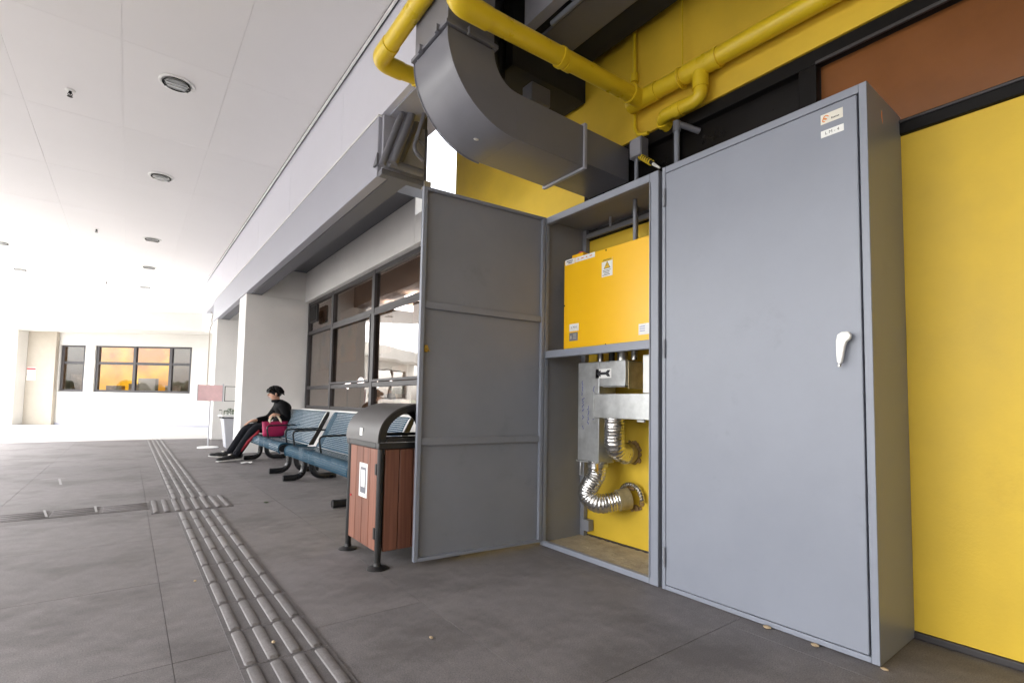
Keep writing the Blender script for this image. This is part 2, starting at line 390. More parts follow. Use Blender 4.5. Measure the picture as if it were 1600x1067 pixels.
# downlights and sprinklers
def downlight():
    t = thing('downlight', (.225, 5.78, 3.95))
    pr = [(.150, 0), (.152, -.006), (.146, -.012), (.130, -.013), (.118, -.004)]
    MB().lathe((.225, 5.78, 3.95), pr, 32).build('trim_ring', 'white_plastic', t)
    n = 32; prof = [(.118, -.004), (.112, .006), (.09, .012)]
    v = [(.225+r*math.cos(2*math.pi*k/n), 5.78+r*math.sin(2*math.pi*k/n), 3.935+z) for r, z in prof for k in range(n)]
    f = [(i*n+k, i*n+(k+1) % n, (i+1)*n+(k+1) % n, (i+1)*n+k) for i in range(2) for k in range(n)]
    MB().add(v, f).build('reflector', 'frame_dark', t)
    MB().lathe((.225, 5.78, 3.928), [(.09, .003), (.07, -.004), (.02, -.01)], 24).build('lens', 'lamp_glass', t)
    for k in range(3): MB().box(.225-.10, .225+.10, 5.78-.05+k*.05-.004, 5.78-.05+k*.05+.004, 3.915, 3.921).build('fin', 'reflector', t)
    return t
d0 = downlight()
DLAB = ['round recessed ceiling downlight with dark reflector, largest and nearest of the row', 'round recessed ceiling downlight, second of the row from the front',
        'small recessed ceiling downlight, third of the row from the front', 'small recessed ceiling downlight, fourth of the row from the front',
        'tiny recessed ceiling downlight, last of the row near the ceiling end', 'recessed downlight at the left picture edge, nearer of the left pair', 'recessed downlight at the left picture edge, farther of the left pair']
for i, (x, y) in enumerate(((.225, 5.78), (.211, 8.4), (.217, 11.88), (.235, 14.5), (.222, 17.2), (-2.2, 14.2), (-2.25, 16.9))):
    t = d0 if i == 0 else dup_tree(d0, Vector((x-.225, y-5.78, 0)))
    tag(t, DLAB[i], 'downlight', 'recessed downlights in the ceiling')
def sprinkler():
    t = thing('sprinkler', (-.616, 6.6, 3.95)); c = (-.616, 6.6, 3.95)
    MB().lathe(c, [(.042, 0), (.042, -.004), (.025, -.010)], 20).build('escutcheon', 'white_plastic', t)
    MB().lathe(c, [(.013, -.008), (.013, -.03), (.006, -.034), (.006, -.045)], 12).build('nozzle', 'frame_dark', t)
    MB().tube([(c[0]-.012, c[1], 3.925), (c[0]-.018, c[1], 3.905), (c[0], c[1], 3.893)], .0035, 6).tube([(c[0]+.012, c[1], 3.925), (c[0]+.018, c[1], 3.905), (c[0], c[1], 3.893)], .0035, 6).build('frame_arms', 'frame_dark', t)
    MB().lathe((c[0], c[1], 3.89), [(.02, 0), (.024, -.003)], 16).build('deflector', 'frame_dark', t)
    return t
s0 = sprinkler()
for i, (y, lb) in enumerate(((6.6, 'small dark sprinkler head on the white ceiling left of the largest downlight'), (11.83, 'small dark sprinkler head in the middle of the white ceiling'), (17.1, 'tiny sprinkler head near the far end of the white ceiling'))):
    t = s0 if i == 0 else dup_tree(s0, Vector((0, y-6.6, 0)))
    tag(t, lb, 'sprinkler', 'sprinkler heads in the ceiling')

# canopy edge beam: upper fascia panels, lower beam, soffits
cb = thing('canopy_beam', (1.6, 10, 2.66), 'long grey and pale lavender beam running along the edge of the white ceiling', 'beam')
XB = 1.484
yy = 2.75; fd = None
while yy < 15.0:
    y1 = min(yy+1.95, 15.6)
    MB().box(XB+.012, XB+.06, yy+.002, y1-.002, 3.17, 3.945).build('fascia_panel', 'fascia', cb); yy = y1
box('fascia_backing', 'beam_grey', cb, XB+.062, XB+.30, 2.76, 15.58, 3.16, 4.2, 0)
box('ceiling_trim', 'white_plastic', cb, 1.462, 1.478, 2.76, 15.6, 3.925, 3.949, .002)
box('trim_channel', 'win_frame', cb, 1.480, 1.494, 2.76, 15.6, 3.946, 3.964, 0)
BE = 3.74
MB().box(XB-.012, XB+.075, BE, 13.42, 2.66, 3.15).build('beam_web', 'beam_grey', cb, .006)
box('beam_ledge', 'white_plastic', cb, XB-.016, XB+.02, BE, 13.42, 3.152, 3.168, .002)
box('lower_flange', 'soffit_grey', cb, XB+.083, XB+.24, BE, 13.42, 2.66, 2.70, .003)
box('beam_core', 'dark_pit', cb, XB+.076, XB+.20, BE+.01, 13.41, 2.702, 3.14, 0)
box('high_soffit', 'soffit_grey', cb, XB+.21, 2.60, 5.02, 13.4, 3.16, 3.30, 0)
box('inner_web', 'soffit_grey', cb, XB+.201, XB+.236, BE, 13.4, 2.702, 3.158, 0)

# columns
for i, (y0, y1, lb) in enumerate(((9.31, 9.95, 'white square column beside the seated person and the dark window'), (12.75, 13.4, 'white square column behind the planter and the pink sign'))):
    t = thing('column', (2.0, y0, 0), lb, 'column', 'white columns under the beam')
    MB().box(XB, 2.52, y0, y1, -.005, 2.657).build('shaft', 'white_wall', t, .008)
    MB().box(XB+.245, 2.52, y0+.001, y1-.001, 2.657, 3.157).build('shaft_head', 'white_wall', t, .002)
    MB().box(XB-.006, 2.515, y0-.006, y1-.2, 0, .09).build('skirting', 'white_wall', t, .003)

# window wall
ww = thing('window_wall', (2.6, 6.8, 0), 'white wall with a tall dark framed shop window behind the benches', 'wall')
box('lower_wall', 'white_wall', ww, 2.46, 2.68, 4.27, 9.305, -.005, .72, .004)
box('lintel', 'white_wall', ww, 2.42, 2.68, 5.0, 9.305, 2.62, 3.155, .004)
box('low_lintel', 'white_wall', ww, 2.421, 2.68, 4.27, 4.998, 2.621, 2.95, .004)
box('sill', 'white_wall', ww, 2.43, 2.50, 4.27, 9.305, .722, .745, .003)
box('end_pier', 'white_wall', ww, 2.47, 2.68, 4.272, 4.62, .746, 2.618, .004)
for q, (y0, y1) in enumerate(((9.96, 12.74), (13.41, 16.0))):
    box('rear_wall', 'white_wall', ww, 2.45, 2.66, y0, y1, -.005, 3.158, .004)
wn = thing('shop_window', (2.52, 6.9, .745)); wn.parent = ww; wn.location = WPOS[wn.name]-WPOS[ww.name]
MY = [9.28, 7.97, 6.30, 4.65]
fr = MB()
for i, y in enumerate(MY):
    hw = .035 if i in (0, 3) else .045
    fr.box(2.485, 2.565, y-hw, y+hw, .748, 2.617)
for z0, z1 in ((.748, .80), (1.075, 1.135), (2.04, 2.10), (2.56, 2.616)):
    for i in range(3): fr.box(2.49, 2.56, MY[i+1]+.046, MY[i]-.046, z0, z1)
fr.build('mullion_frame', 'win_frame', wn, .004)
for i in range(3):
    ya, yb = MY[i+1]+.047, MY[i]-.047
    for z0, z1 in ((.802, 1.073), (1.137, 2.038), (2.102, 2.558)):
        ins = 0
        if z1-z0 > .8 and i > 0:
            q = MB(); wdt = .035
            q.box(2.478, 2.50, ya+.004, yb-.004, z0+.004, z0+wdt).box(2.478, 2.50, ya+.004, yb-.004, z1-wdt, z1-.004)
            q.box(2.478, 2.50, ya+.004, ya+wdt, z0+wdt, z1-wdt).box(2.478, 2.50, yb-wdt, yb-.004, z0+wdt, z1-wdt)
            q.build('sash', 'win_frame', wn, .003)
        MB().box(2.520, 2.526, ya, yb, z0, z1).build('pane', 'glass', wn, smooth=False)
# room behind the glass
rm = thing('shop_room', (4.2, 6.8, 0)); rm.parent = ww; rm.location = WPOS[rm.name]-WPOS[ww.name]
box('room_back', 'room', rm, 6.2, 6.3, 4.3, 12.6, 0, 2.9, 0)
box('room_side', 'room', rm, 2.69, 6.19, 4.2, 4.29, 0, 2.9, 0)
box('room_end', 'room', rm, 2.69, 6.19, 12.5, 12.6, 0, 2.9, 0)
box('room_floor', 'room', rm, 2.69, 6.19, 4.3, 12.49, -.05, .0, 0)
box('room_roof', 'room', rm, 2.69, 6.3, 4.2, 12.6, 2.91, 3.0, 0)
for k, (y, z, wd_, h_) in enumerate(((8.6, 1.55, .9, .7), (7.3, 1.6, 1.0, .75), (5.6, 1.72, 1.1, .5), (8.7, 2.15, .9, .35), (6.6, 1.0, .5, .4), (9.9, 1.5, 1.0, .75), (11.0, 1.45, .9, .8), (10.2, 2.2, .8, .3))):
    box('poster', 'picture', rm, 2.95+.02*k, 2.955+.02*k, y-wd_/2, y+wd_/2, z, z+h_, 0)
for k in range(5):
    y = 5.0+k*1.1
    MB().box(4.0, 5.2, y, y+.3, 2.80, 2.86).build('ceiling_lamp', 'cool_glow', rm, .004)
for y, z in ((5.5, 1.30), (6.9, 1.22), (7.25, 1.28), (8.75, 1.25), (9.6, 1.22), (10.4, 1.3), (11.2, 1.25), (7.6, .95), (9.9, .92)):
    MB().ball((3.9, y, z), .11, 12, 8, (.5, 1, .8)).build('reflection_glow', 'cool_glow', rm)  # glowing blobs added in place of bright reflections in the panes
    MB().tube([(3.9, y, .0), (3.9, y, z-.085)], .015, 8).build('glow_stand', 'frame_dark', rm)
for k in range(7):
    y = 4.8+k*.75
    box('display_shelf', 'picture', rm, 3.5, 3.9, y, y+.5, 0, .7+.22*(k % 3), .01)
# loudspeaker on the window
sp = thing('loudspeaker', (2.42, 8.83, 2.17), 'small black loudspeaker box hung high in the dark window', 'loudspeaker')
box('cabinet', 'black_paint', sp, 2.425, 2.47, 8.60, 8.96, 2.21, 2.50, .008)
box('grille', 'frame_dark', sp, 2.415, 2.4245, 8.62, 8.94, 2.23, 2.48, .004)
box('bracket', 'frame_dark', sp, 2.471, 2.49, 8.74, 8.92, 2.30, 2.42, .002)

# yellow wall
yw = thing('yellow_wall', (2.6, .8, 0), 'bright yellow painted wall behind the grey cabinets with dark high windows', 'wall')
box('lower_wall', 'yellow_wall', yw, XW, 2.75, -3, 2.46, .028, 2.02, 0)
box('wall_end', 'yellow_wall', yw, XW, 2.75, 2.461, 4.26, .028, 4.0, .004)
box('upper_band', 'yellow_wall', yw, 2.475, 2.75, -3, 2.46, 2.575, 4.0, .004)
box('skirting', 'win_frame', yw, 2.486, 2.74, -3, 4.25, 0, .026, .003)
cw = thing('high_window', (2.55, 0, 2.02)); cw.parent = yw; cw.location = WPOS[cw.name]-WPOS[yw.name]
m_ = MB().box(2.478, 2.60, -3, 2.455, 2.022, 2.085).box(2.485, 2.60, -3, 2.455, 2.50, 2.573)
m_.box(2.482, 2.60, .95, 1.03, 2.086, 2.499).box(2.50, 2.60, 1.03, 2.455, 2.30, 2.32).box(2.488, 2.60, 1.70, 1.74, 2.086, 2.499).box(2.482, 2.60, 2.40, 2.455, 2.086, 2.499)
m_.build('frame', 'frame_dark', cw, .004)
m_ = MB().box(2.470, 2.482, -3, .95, 2.49, 2.505).box(2.470, 2.4775, -3, 2.40, 2.068, 2.078).build('glazing_bead', 'win_frame', cw, .002)
box('pane', 'pane_brown', cw, 2.53, 2.54, -3, .949, 2.087, 2.499, 0)
for a, b in ((1.031, 1.699), (1.741, 2.399)):
    box('pane', 'pane_black', cw, 2.53, 2.54, a, b, 2.087, 2.499, 0)

# unseen wall added behind the camera to darken the faces turned that way
bw = thing('added_shade_wall', (0, -2.9, 0), 'plain grey wall added unseen behind the viewer to cut the light', 'wall')
box('wall_face', 'opp_wall', bw, -5.3, 2.49, -3.2, -2.4, 0, 3.94, 0)

# building across the forecourt (turned 37 degrees)
E1 = Vector((math.cos(YAW), -math.sin(YAW), 0)); E2 = Vector((math.sin(YAW), math.cos(YAW), 0))
FO = Vector((.0, 19.5, 0))
FM = Matrix.Translation(FO) @ Matrix.Rotation(-YAW, 4, 'Z')       # local x along the wall, local y away from us
fb = thing('white_building', FO, 'overexposed white building with a flat roof band and dark framed windows across the forecourt', 'building')
def fbox(name, m, x0, x1, y0, y1, z0, z1, parent=None, bev=.004): return MB().box(x0, x1, y0, y1, z0, z1).xf(FM).build(name, m, parent or fb, bev)
# openings: window A lx -2.16..-1.42, window B lx -1.10..1.86, z 1.03..2.46
A0, A1, B0, B1, ZB, ZT = -2.20, -1.42, -1.12, 1.88, 1.03, 2.47
fbox('lower_wall', 'far_wall', -9, 2.7, 0, .25, -.05, ZB)
fbox('upper_wall', 'far_wall', -9, 2.7, 0, .25, ZT, 2.86)
for a, b in ((-9, -8.4), (-5.2, A0), (A1, B0), (B1, 2.7)): fbox('wall_pier', 'far_wall', a, b, .001, .249, ZB, ZT)
fbox('roof_band', 'far_wall', -9, 2.72, -.9, 3, 2.862, 3.42, bev=.01)
fbox('square_pier', 'cream', -3.2, -2.23, -.12, -.015, -.05, 2.86)  # cream tone, darker than the pillar: shade put into the colour
fbox('front_pillar', 'far_wall', -4.3, -3.10, -.45, -.121, -.05, 2.86)
fbox('base_strip', 'beam_grey', -2.235, 2.6, -.012, -.002, 0, .07)
fbox('notice', 'label', -3.06, -2.80, -.127, -.1205, 1.35, 1.75)
fbox('notice_band', 'red', -3.06, -2.80, -.133, -.129, 1.68, 1.73); fbox('notice_band', 'blue_ink', -3.06, -2.80, -.133, -.129, 1.52, 1.535)
def far_window(x0, x1, xs, mats):
    wp = thing('window', FM @ Vector(((x0+x1)/2, .1, ZB))); wp.parent = fb; wp.location = WPOS[wp.name]-WPOS[fb.name]
    f = MB(); t = .045
    f.box(x0, x1, .05, .14, ZB, ZB+t*1.6).box(x0, x1, .05, .14, ZT-t, ZT)
    for x in xs: f.box(x-t, x+t, .052, .138, ZB+t*1.6, ZT-t)
    zt = 1.93
    for i in range(len(xs)-1): f.box(xs[i]+t, xs[i+1]-t, .06, .13, zt-.04, zt+.04)
    f.xf(FM).build('frame', 'win_frame', wp, .004)
    for i in range(len(xs)-1):
        for z0, z1 in ((ZB+.073, zt-.041), (zt+.041, ZT-.046)):
            MB().box(xs[i]+t+.001, xs[i+1]-t-.001, .09, .096, z0, z1).xf(FM).build('pane', 'far_glass', wp, smooth=False)
far_window(A0, A1, [A0+.046, A1-.046], None)
far_window(-8.4, -5.2, [-8.354, -6.8, -5.246], None)
far_window(B0, B1, [B0+.046, B0+1.2, B0+2.32, B1-.046], None)
fbox('room_back', 'room_warm', -1.95, .58, 1.0, 1.1, .3, 2.85)  # wall glows in its own colour to stand for the lit room
fbox('room_back', 'room', .581, B1+2, 1.0, 1.1, .3, 2.85); fbox('room_back', 'room', A0-3, -1.951, 1.0, 1.1, .3, 2.85)
fbox('room_floor', 'room', -5, 2.7, .26, .99, .25, .3)
for k, (x, wd_, z) in enumerate(((-.55, .5, 1.25), (.1, .35, 1.32), (.5, .55, 1.5), (1.3, .4, 1.28), (-1.7, .5, 1.6))):
    fbox('desk_screen', 'poster' if k != 2 else 'cream', x-wd_/2-.4, x+wd_/2-.4, .6, .75, .3, z)

# low planting far out on the open side (seen mirrored in the window)
for k in range(5):
    hh = thing('hedge', (-16, -2+k*7.5, 0), 'clipped green hedge across the open roadway, %s from the viewer' % ['first', 'second', 'third', 'fourth', 'fifth'][k], 'hedge', 'hedges across the roadway')
    hb = MB()
    for q in range(60):
        hb.ball((-16+random.uniform(-.7, .7), -2+k*7.5+random.uniform(-2.6, 2.6), random.uniform(.3, 1.5)), random.uniform(.35, .6), 7, 5)
    hb.build('foliage', 'hedge', hh)
oe = thing('canopy_edge', (-5.5, 6, 3.4), 'pale beam along the open side of the canopy', 'beam')
box('edge_beam', 'cream', oe, -4.5, -4.2, -3, 17.3, 3.6, 3.94, .01)
for i in range(4):
    t = thing('column', (-5.4, -1+i*5.4, 0), 'pale column on the open side of the canopy, %s along' % ['first', 'second', 'third', 'fourth'][i], 'column', 'columns on the open side')
    box('shaft', 'opp_wall', t, -4.5, -4.2, -1.2+i*5.4, -.8+i*5.4, -.02, 3.598, .01)

# ================================================================== CABINETS
def cabinet_shell(t, y0, y1, H, m='grey_paint'):
    s = .022; d0, d1 = XC+.0, XW-.004
    box('side_panel', m, t, d0, d1, y0, y0+s*.12+.004, .003, H, .001)
    box('side_panel', m, t, d0, d1, y1-.006, y1, .003, H, .001)
    box('top_panel', m, t, d0, d1, y0+.0068, y1-.0062, H-.006, H-.0003, .001)
Y0, Y1, H1 = .6396, 1.5335, 2.1
c1 = thing('closed_cabinet', (2.3, (Y0+Y1)/2, 0), 'tall grey metal cabinet with its door shut and a white handle, nearest the viewer', 'cabinet')
cabinet_shell(c1, Y0, Y1, H1)
fr = MB(); rim = .026
fr.box(XC-.0015, XC+.03, Y0+.0001, Y0+rim, .0035, H1-.0005).box(XC-.0015, XC+.03, Y1-.02, Y1-.0001, .0035, H1-.0005)
fr.box(XC-.001, XC+.03, Y0+rim, Y1-.02, H1-.033, H1-.0007).box(XC-.001, XC+.03, Y0+rim, Y1-.02, .0037, .024)
fr.build('front_frame', 'grey_paint', c1, .002)
box('back_liner', 'dark_pit', c1, XC+.032, XC+.036, Y0+.02, Y1-.015, .01, H1-.02, 0)
dr = box('door', 'grey_paint', c1, XC-.002, XC+.022, Y0+rim+.006, Y1-.02-.003, .0275, H1-.0365, .003)
hp = thing('handle', (XC, .72, 1.12)); hp.parent = dr; hp.location = WPOS[hp.name]-WPOS[dr.name]
hm = MB()
for i, (dy, z, rw) in enumerate(()): pass
prof = [(.697, 1.160), (.707, 1.172), (.728, 1.172), (.742, 1.163), (.747, 1.14), (.7465, 1.085), (.745, 1.062), (.737, 1.052), (.729, 1.058), (.7235, 1.085), (.718, 1.118), (.712, 1.135), (.700, 1.144)]
MB().prism(prof, 'x', XC-.034, XC-.016).build('lever', 'white_plastic', hp, .004)
MB().tube([(XC-.017, .728, 1.152), (XC-.001, .728, 1.152)], .013, 16).build('spindle', 'white_plastic', hp)
MB().tube([(XC-.026, .7385, 1.053), (XC-.026, .7385, 1.044)], .006, 10).build('lever_tip', 'steel', hp)
for z in (1.938, 1.172, .158):
    h_ = MB().tube([(XC-.008, Y1-.0175, z-.045), (XC-.008, Y1-.0175, z-.001)], .0075, 10).tube([(XC-.008, Y1-.0175, z+.001), (XC-.008, Y1-.0175, z+.045)], .0075, 10)
    h_.build('hinge', 'grey_inner', c1)
l1 = sheet((XC-.002, .756, 2.016), W_R, W_U, .077, .039, .001).build('maker_label', 'label_cream', dr)
sw = MB()
for (a, b, r_) in ((-.020, .004, .009), (-.025, -.005, .008)):
    pts = [(XC-.0042, .756-(a+r_*math.cos(q*.5)*(1-.02*q)), 2.016+b+r_*math.sin(q*.5)*.8) for q in range(11)]
    sw.tube(pts, .0018, 5)
sw.build('emblem', 'orange_ink', l1)
sq = MB()
for k in range(6):
    sq.add(sheet((XC-.0035, .756-.001-k*.0047, 2.0095+(.001 if k == 0 else 0)), W_R, W_U, .003, .007 if k == 0 else .0045, .0004).v, [(3, 2, 1, 0), (4, 5, 6, 7)])
sq.build('print', 'ink', l1)
l2 = sheet((XC-.002, .755, 1.957), W_R, W_U, .079, .027, .001).build('number_label', 'label', dr)
text_mb('L M - 4', .017, (XC-.003, .755, 1.957), W_R, W_U, .0006).build('print', 'ink', l2)
MB().prism([(2.26, 2.02), (2.264, 2.045), (2.268, 2.02), (2.272, 1.995)], 'y', Y0-.0012, Y0-.0002).build('paint_scratch', 'orange_ink', c1)
chips = [(2.095, 1.02, .012), (2.09, .84, .011), (2.10, .625, .009)]
CL = ['small tan plaster chip at the foot of the closed cabinet, leftmost of three', 'small tan plaster chip at the foot of the closed cabinet, middle of three', 'pale plaster chip at the near right corner of the closed cabinet']
for q_, (x, y, s) in enumerate(chips):
    o = MB().ball((x, y, s*.5), s, 7, 5, (1, 1.4, .5)).build('plaster_chip', 'chip'); tag(o, CL[q_], 'chip', 'plaster chips at the cabinet foot')

O0, O1 = 1.556, 2.447
c2 = thing('open_cabinet', (2.3, 2.0, 0), 'tall grey metal cabinet standing open with yellow equipment and foil hoses inside', 'cabinet')
box('side_panel', 'grey_inner', c2, XC+.001, XW-.003, O0, O0+.006, .003, H1, .001)
box('side_panel', 'grey_inner', c2, XC+.001, XW-.003, O1-.006, O1, .003, H1, .001)
box('top_panel', 'grey_inner', c2, XC+.001, XW-.003, O0+.0065, O1-.0065, H1-.007, H1-.0003, .001)
fr = MB()
fr.box(XC-.0015, XC+.028, O0+.0002, O0+.054, .0035, H1-.0005).box(XC-.0015, XC+.028, O1-.024, O1-.0002, .0035, H1-.0005)
fr.box(XC-.001, XC+.028, O0+.0542, O1-.0242, H1-.046, H1-.0007).box(XC-.001, XC+.028, O0+.0542, O1-.0242, .0037, .034)
fr.build('front_frame', 'grey_paint', c2, .003)
fr = MB().box(XC-.007, XC-.0017, O0+.047, O0+.053, .035, H1-.05).box(XC-.006, XC-.0017, O0+.054, O1-.03, H1-.046, H1-.038).build('rebate_strip', 'grey_inner', c2, .001)
box('shelf_rail', 'grey_paint', c2, XC+.002, XC+.032, O0+.0545, O1-.0065, 1.182, 1.228, .003)
box('shelf', 'grey_inner', c2, XC+.033, XC+.20, O0+.007, O1-.0065, 1.205, 1.226, .001)
fr = MB().box(2.455, 2.490, O1-.042, O1-.0065, .003, H1-.008).box(2.455, 2.490, O0+.007, O0+.04, .003, H1-.008).box(2.456, 2.489, O0+.041, O1-.043, 2.03, 2.06).box(2.44, 2.488, O1-.10, O1-.0425, .06, .13)
fr.build('back_frame', 'grey_inner', c2, .002)
MB().tube([(2.40, 1.93, 1.80), (2.40, 1.93, 2.09)], .012, 10).build('hanger_rod', 'steel', c2)
MB().tube([(2.30, 1.86, 1.80), (2.30, 1.86, 2.09)], .012, 10).build('hanger_rod', 'grey_inner', c2)
MB().tube([(2.38, 2.12, 2.02), (2.38, 2.12, 2.085)], .008, 8).build('hanger_rod', 'grey_inner', c2)
nx, ny = 18, 36; fl = MB()
v = []; f = []
for i in range(nx+1):
    for j in range(ny+1):
        x = XC+.030+(XW-.004-XC-.030)*i/nx; y = O0+.008+(O1-O0-.016)*j/ny
        v.append((x, y, .018+random.uniform(-.003, .004)))
for i in range(nx):
    for j in range(ny): a = i*(ny+1)+j; f.append((a, a+1, a+ny+2, a+ny+1))
fl.add(v, f).build('dusty_floor', 'concrete', c2)
# the open door: hinge at (XC, O1), swung out
TH = R(5.0); DW = .848
DM = Matrix.Translation((XC-.004, O1-.002, 0)) @ Matrix.Rotation(math.pi-TH, 4, 'Z')    # local x along the door, local +y towards the viewer
def dbox(name, m, x0, x1, y0, y1, z0, z1, parent, bev=.002): return MB().box(x0, x1, y0, y1, z0, z1).xf(DM).build(name, m, parent, bev)
dd = dbox('door', 'grey_inner', .004, DW, -.002, .0, .026, H1-.002, c2, 0)
fl_ = MB().box(.004, .026, .0006, .024, .0262, H1-.0022).box(DW-.024, DW-.0002, .0006, .024, .0262, H1-.0022).box(.0262, DW-.0242, .0006, .024, .0262, .044).box(.0262, DW-.0242, .0006, .024, H1-.020, H1-.0022)
fl_.xf(DM).build('edge_frame', 'grey_paint', dd, .002)
for z in (1.43, .67): dbox('stiffener', 'grey_inner', .0265, DW-.0245, .0008, .020, z-.02, z+.02, dd, .003)
lk = dbox('lock', 'brass', DW-.055, DW-.035, .001, .012, 1.165, 1.205, dd, .003)
MB().tube([DM @ Vector((DW-.045, .012, 1.185)), DM @ Vector((DW-.045, .028, 1.185))], .007, 10).tube([DM @ Vector((DW-.045, .022, 1.185)), DM @ Vector((DW-.06, .022, 1.17))], .004, 8).build('cam_arm', 'brass', lk)
for z in (1.9, 1.1, .2):
    MB().tube([(XC-.007, O1-.001, z-.045), (XC-.007, O1-.001, z+.045)], .007, 10).build('hinge', 'grey_inner', c2)

# yellow equipment unit on the shelf
XE = 2.2
eu = thing('equipment_unit', (2.3, 1.99, 1.229), 'bright yellow sheet metal equipment box with white stickers on the cabinet shelf', 'equipment box')
bx = box('casing', 'yellow_box', eu, XE, 2.45, 1.62, 2.348, 1.230, 1.812, .004)
MB().box(XE-.0012, XE+.0, 1.625, 2.345, 1.233, 1.809).build('front_cover', 'yellow_box', eu, .001)
for y, z in ((1.99, 1.80), (1.99, 1.242), (2.34, 1.52)):
    MB().tube([(XE-.003, y, z), (XE-.001, y, z)], .005, 8).build('screw', 'frame_dark', eu)
bt = box('switch_housing', 'yellow_box', eu, 2.21, 2.28, 2.19, 2.29, 1.8125, 1.840, .004)
MB().tube([(2.245, 2.235, 1.841), (2.245, 2.235, 1.853)], .022, 14).build('emergency_button', 'red', bt)
s = sheet((XE-.0014, 2.295, 1.797), W_R, W_U, .085, .034, .0008).build('sticker', 'label', eu)
mm = MB()
for k in range(2):
    q = sheet((XE-.0028, 2.296-k*.004, 1.802-k*.012), W_R, W_U, .055-.02*k, .005, .0003); mm.add(q.v, q.f)
mm.build('print', 'ink', s)
s = sheet((XE-.0014, 2.163, 1.797), W_R, W_U, .168, .030, .0008).build('sticker', 'label', eu)
mm = MB()
for k in range(4):
    q = sheet((XE-.0028, 2.22-k*.036, 1.797), W_R, W_U, .022 if k % 2 else .012, .006, .0003); mm.add(q.v, q.f)
mm.build('print', 'orange_ink', s)
s = sheet((XE-.0014, 1.981, 1.696), W_R, W_U, .084, .106, .0008).build('warning_sticker', 'label', eu)
sheet((XE-.0024, 1.981, 1.741), W_R, W_U, .083, .016, .0003).build('header_band', 'yellow_ink', s)
text_mb('CAUTION', .013, (XE-.0028, 1.981, 1.741), W_R, W_U, .0004, .0003).build('print', 'ink', s)
MB().add([(XE-.0028, 1.981+.026, 1.690), (XE-.0028, 1.981-.026, 1.690), (XE-.0028, 1.981, 1.734)], [(0, 1, 2)]).build('triangle_border', 'ink', s)
MB().add([(XE-.0032, 1.981+.021, 1.693), (XE-.0032, 1.981-.021, 1.693), (XE-.0032, 1.981, 1.729)], [(0, 1, 2)]).build('triangle', 'yellow_ink', s)
MB().prism([(1.983, 1.720), (1.977, 1.708), (1.981, 1.709), (1.979, 1.697), (1.986, 1.711), (1.982, 1.711)], 'x', XE-.0036, XE-.0033).build('flash_symbol', 'ink', s)
mm = MB()
for k in range(4):
    q = sheet((XE-.0028, 1.983+.004*(k % 2), 1.680-k*.009), W_R, W_U, .06-.01*(k % 3), .003, .0003); mm.add(q.v, q.f)
mm.build('small_print', 'ink', s)
s = sheet((XE-.0014, 2.252, 1.371), W_R, W_U, .082, .046, .0008).build('sticker', 'label', eu)
text_mb('L M-4', .020, (XE-.003, 2.252, 1.371), W_R, W_U, .0004).build('print', 'ink', s)
s = sheet((XE-.0014, 2.256, 1.313), W_R, W_U, .075, .052, .0008).build('data_plate', 'duct_grey', eu)
mm = MB()
for k in range(3):
    q = sheet((XE-.0028, 2.245, 1.326-k*.012), W_R, W_U, .03, .003, .0003); mm.add(q.v, q.f)
q = sheet((XE-.0028, 2.278, 1.31), W_R, W_U, .006, .02, .0003); mm.add(q.v, q.f)
mm.build('print', 'label_cream', s)
s = sheet((XE-.0014, 1.70, 1.303), W_R, W_U, .10, .060, .0008).build('sticker', 'label', eu)
mm = MB()
for k in range(3):
    q = sheet((XE-.0028, 1.725, 1.318-k*.012), W_R, W_U, .036, .0028, .0003); mm.add(q.v, q.f)
mm.build('print', 'blue_ink', s)

# galvanised ducting below
XG = 2.25
gd = thing('galvanised_ducting', (2.33, 2.0, .3), 'galvanised sheet metal ducts with an arrow sticker and two foil hoses below the shelf', 'duct')
up_ = box('upright_duct', 'galv', gd, XG, 2.40, 2.085, 2.262, .548, 1.150, .003)
ar = box('top_arm', 'galv', gd, XG+.001, 2.40, 1.885, 2.084, 1.0, 1.149, .003)
box('end_plate', 'galv_old', gd, XG+.02, 2.44, 1.876, 1.884, .985, 1.14, .001)
box('seam_flange', 'steel', gd, XG-.006, XG-.0005, 1.885, 2.05, .993, .9995, .001)
cr = box('cross_duct', 'galv', gd, XG-.03, 2.40, 1.63, 2.108, .812, .955, .003)
box('seam_flange', 'galv', gd, XG-.036, XG-.0305, 2.095, 2.112, .805, .962, .001)
box('seam_flange', 'galv', gd, XG-.01, 2.38, 2.08, 2.266, .538, .547, .001)
ls = sheet((XG+.001, 2.052, 1.077), W_R, W_U, .125, .056, .001).build('arrow_sticker', 'label', gd)
MB().prism([(2.106, 1.077), (2.074, 1.098), (2.074, 1.085), (2.032, 1.085), (2.018, 1.096), (1.998, 1.096), (2.010, 1.077), (1.998, 1.058), (2.018, 1.058), (2.032, 1.069), (2.074, 1.069), (2.074, 1.056)], 'x', XG-.0012, XG-.0002).build('arrow', 'ink', ls)
def scribble(y, z0, z1, seed, wob=.012):
    rg = random.Random(seed); m = MB(); z = z0
    while z < z1:
        if rg.random() < .2: z += .018; continue
        n = rg.randint(3, 5); L_ = rg.uniform(.016, .034)
        pts = [(XG-.0006, y+rg.uniform(-wob, wob), z+L_*k/n) for k in range(n+1)]
        m.tube(pts, .0021, 4); z += L_+.004
    return m
scribble(2.215, .72, .93, 1).build('handwriting', 'blue_ink', up_)
scribble(2.225, .945, 1.03, 5, .006).build('handwriting', 'blue_ink', up_)
scribble(2.175, .77, .86, 2, .008).build('handwriting', 'blue_ink', up_)
scribble(2.128, .80, .985, 3, .009).build('handwriting', 'blue_ink', up_)
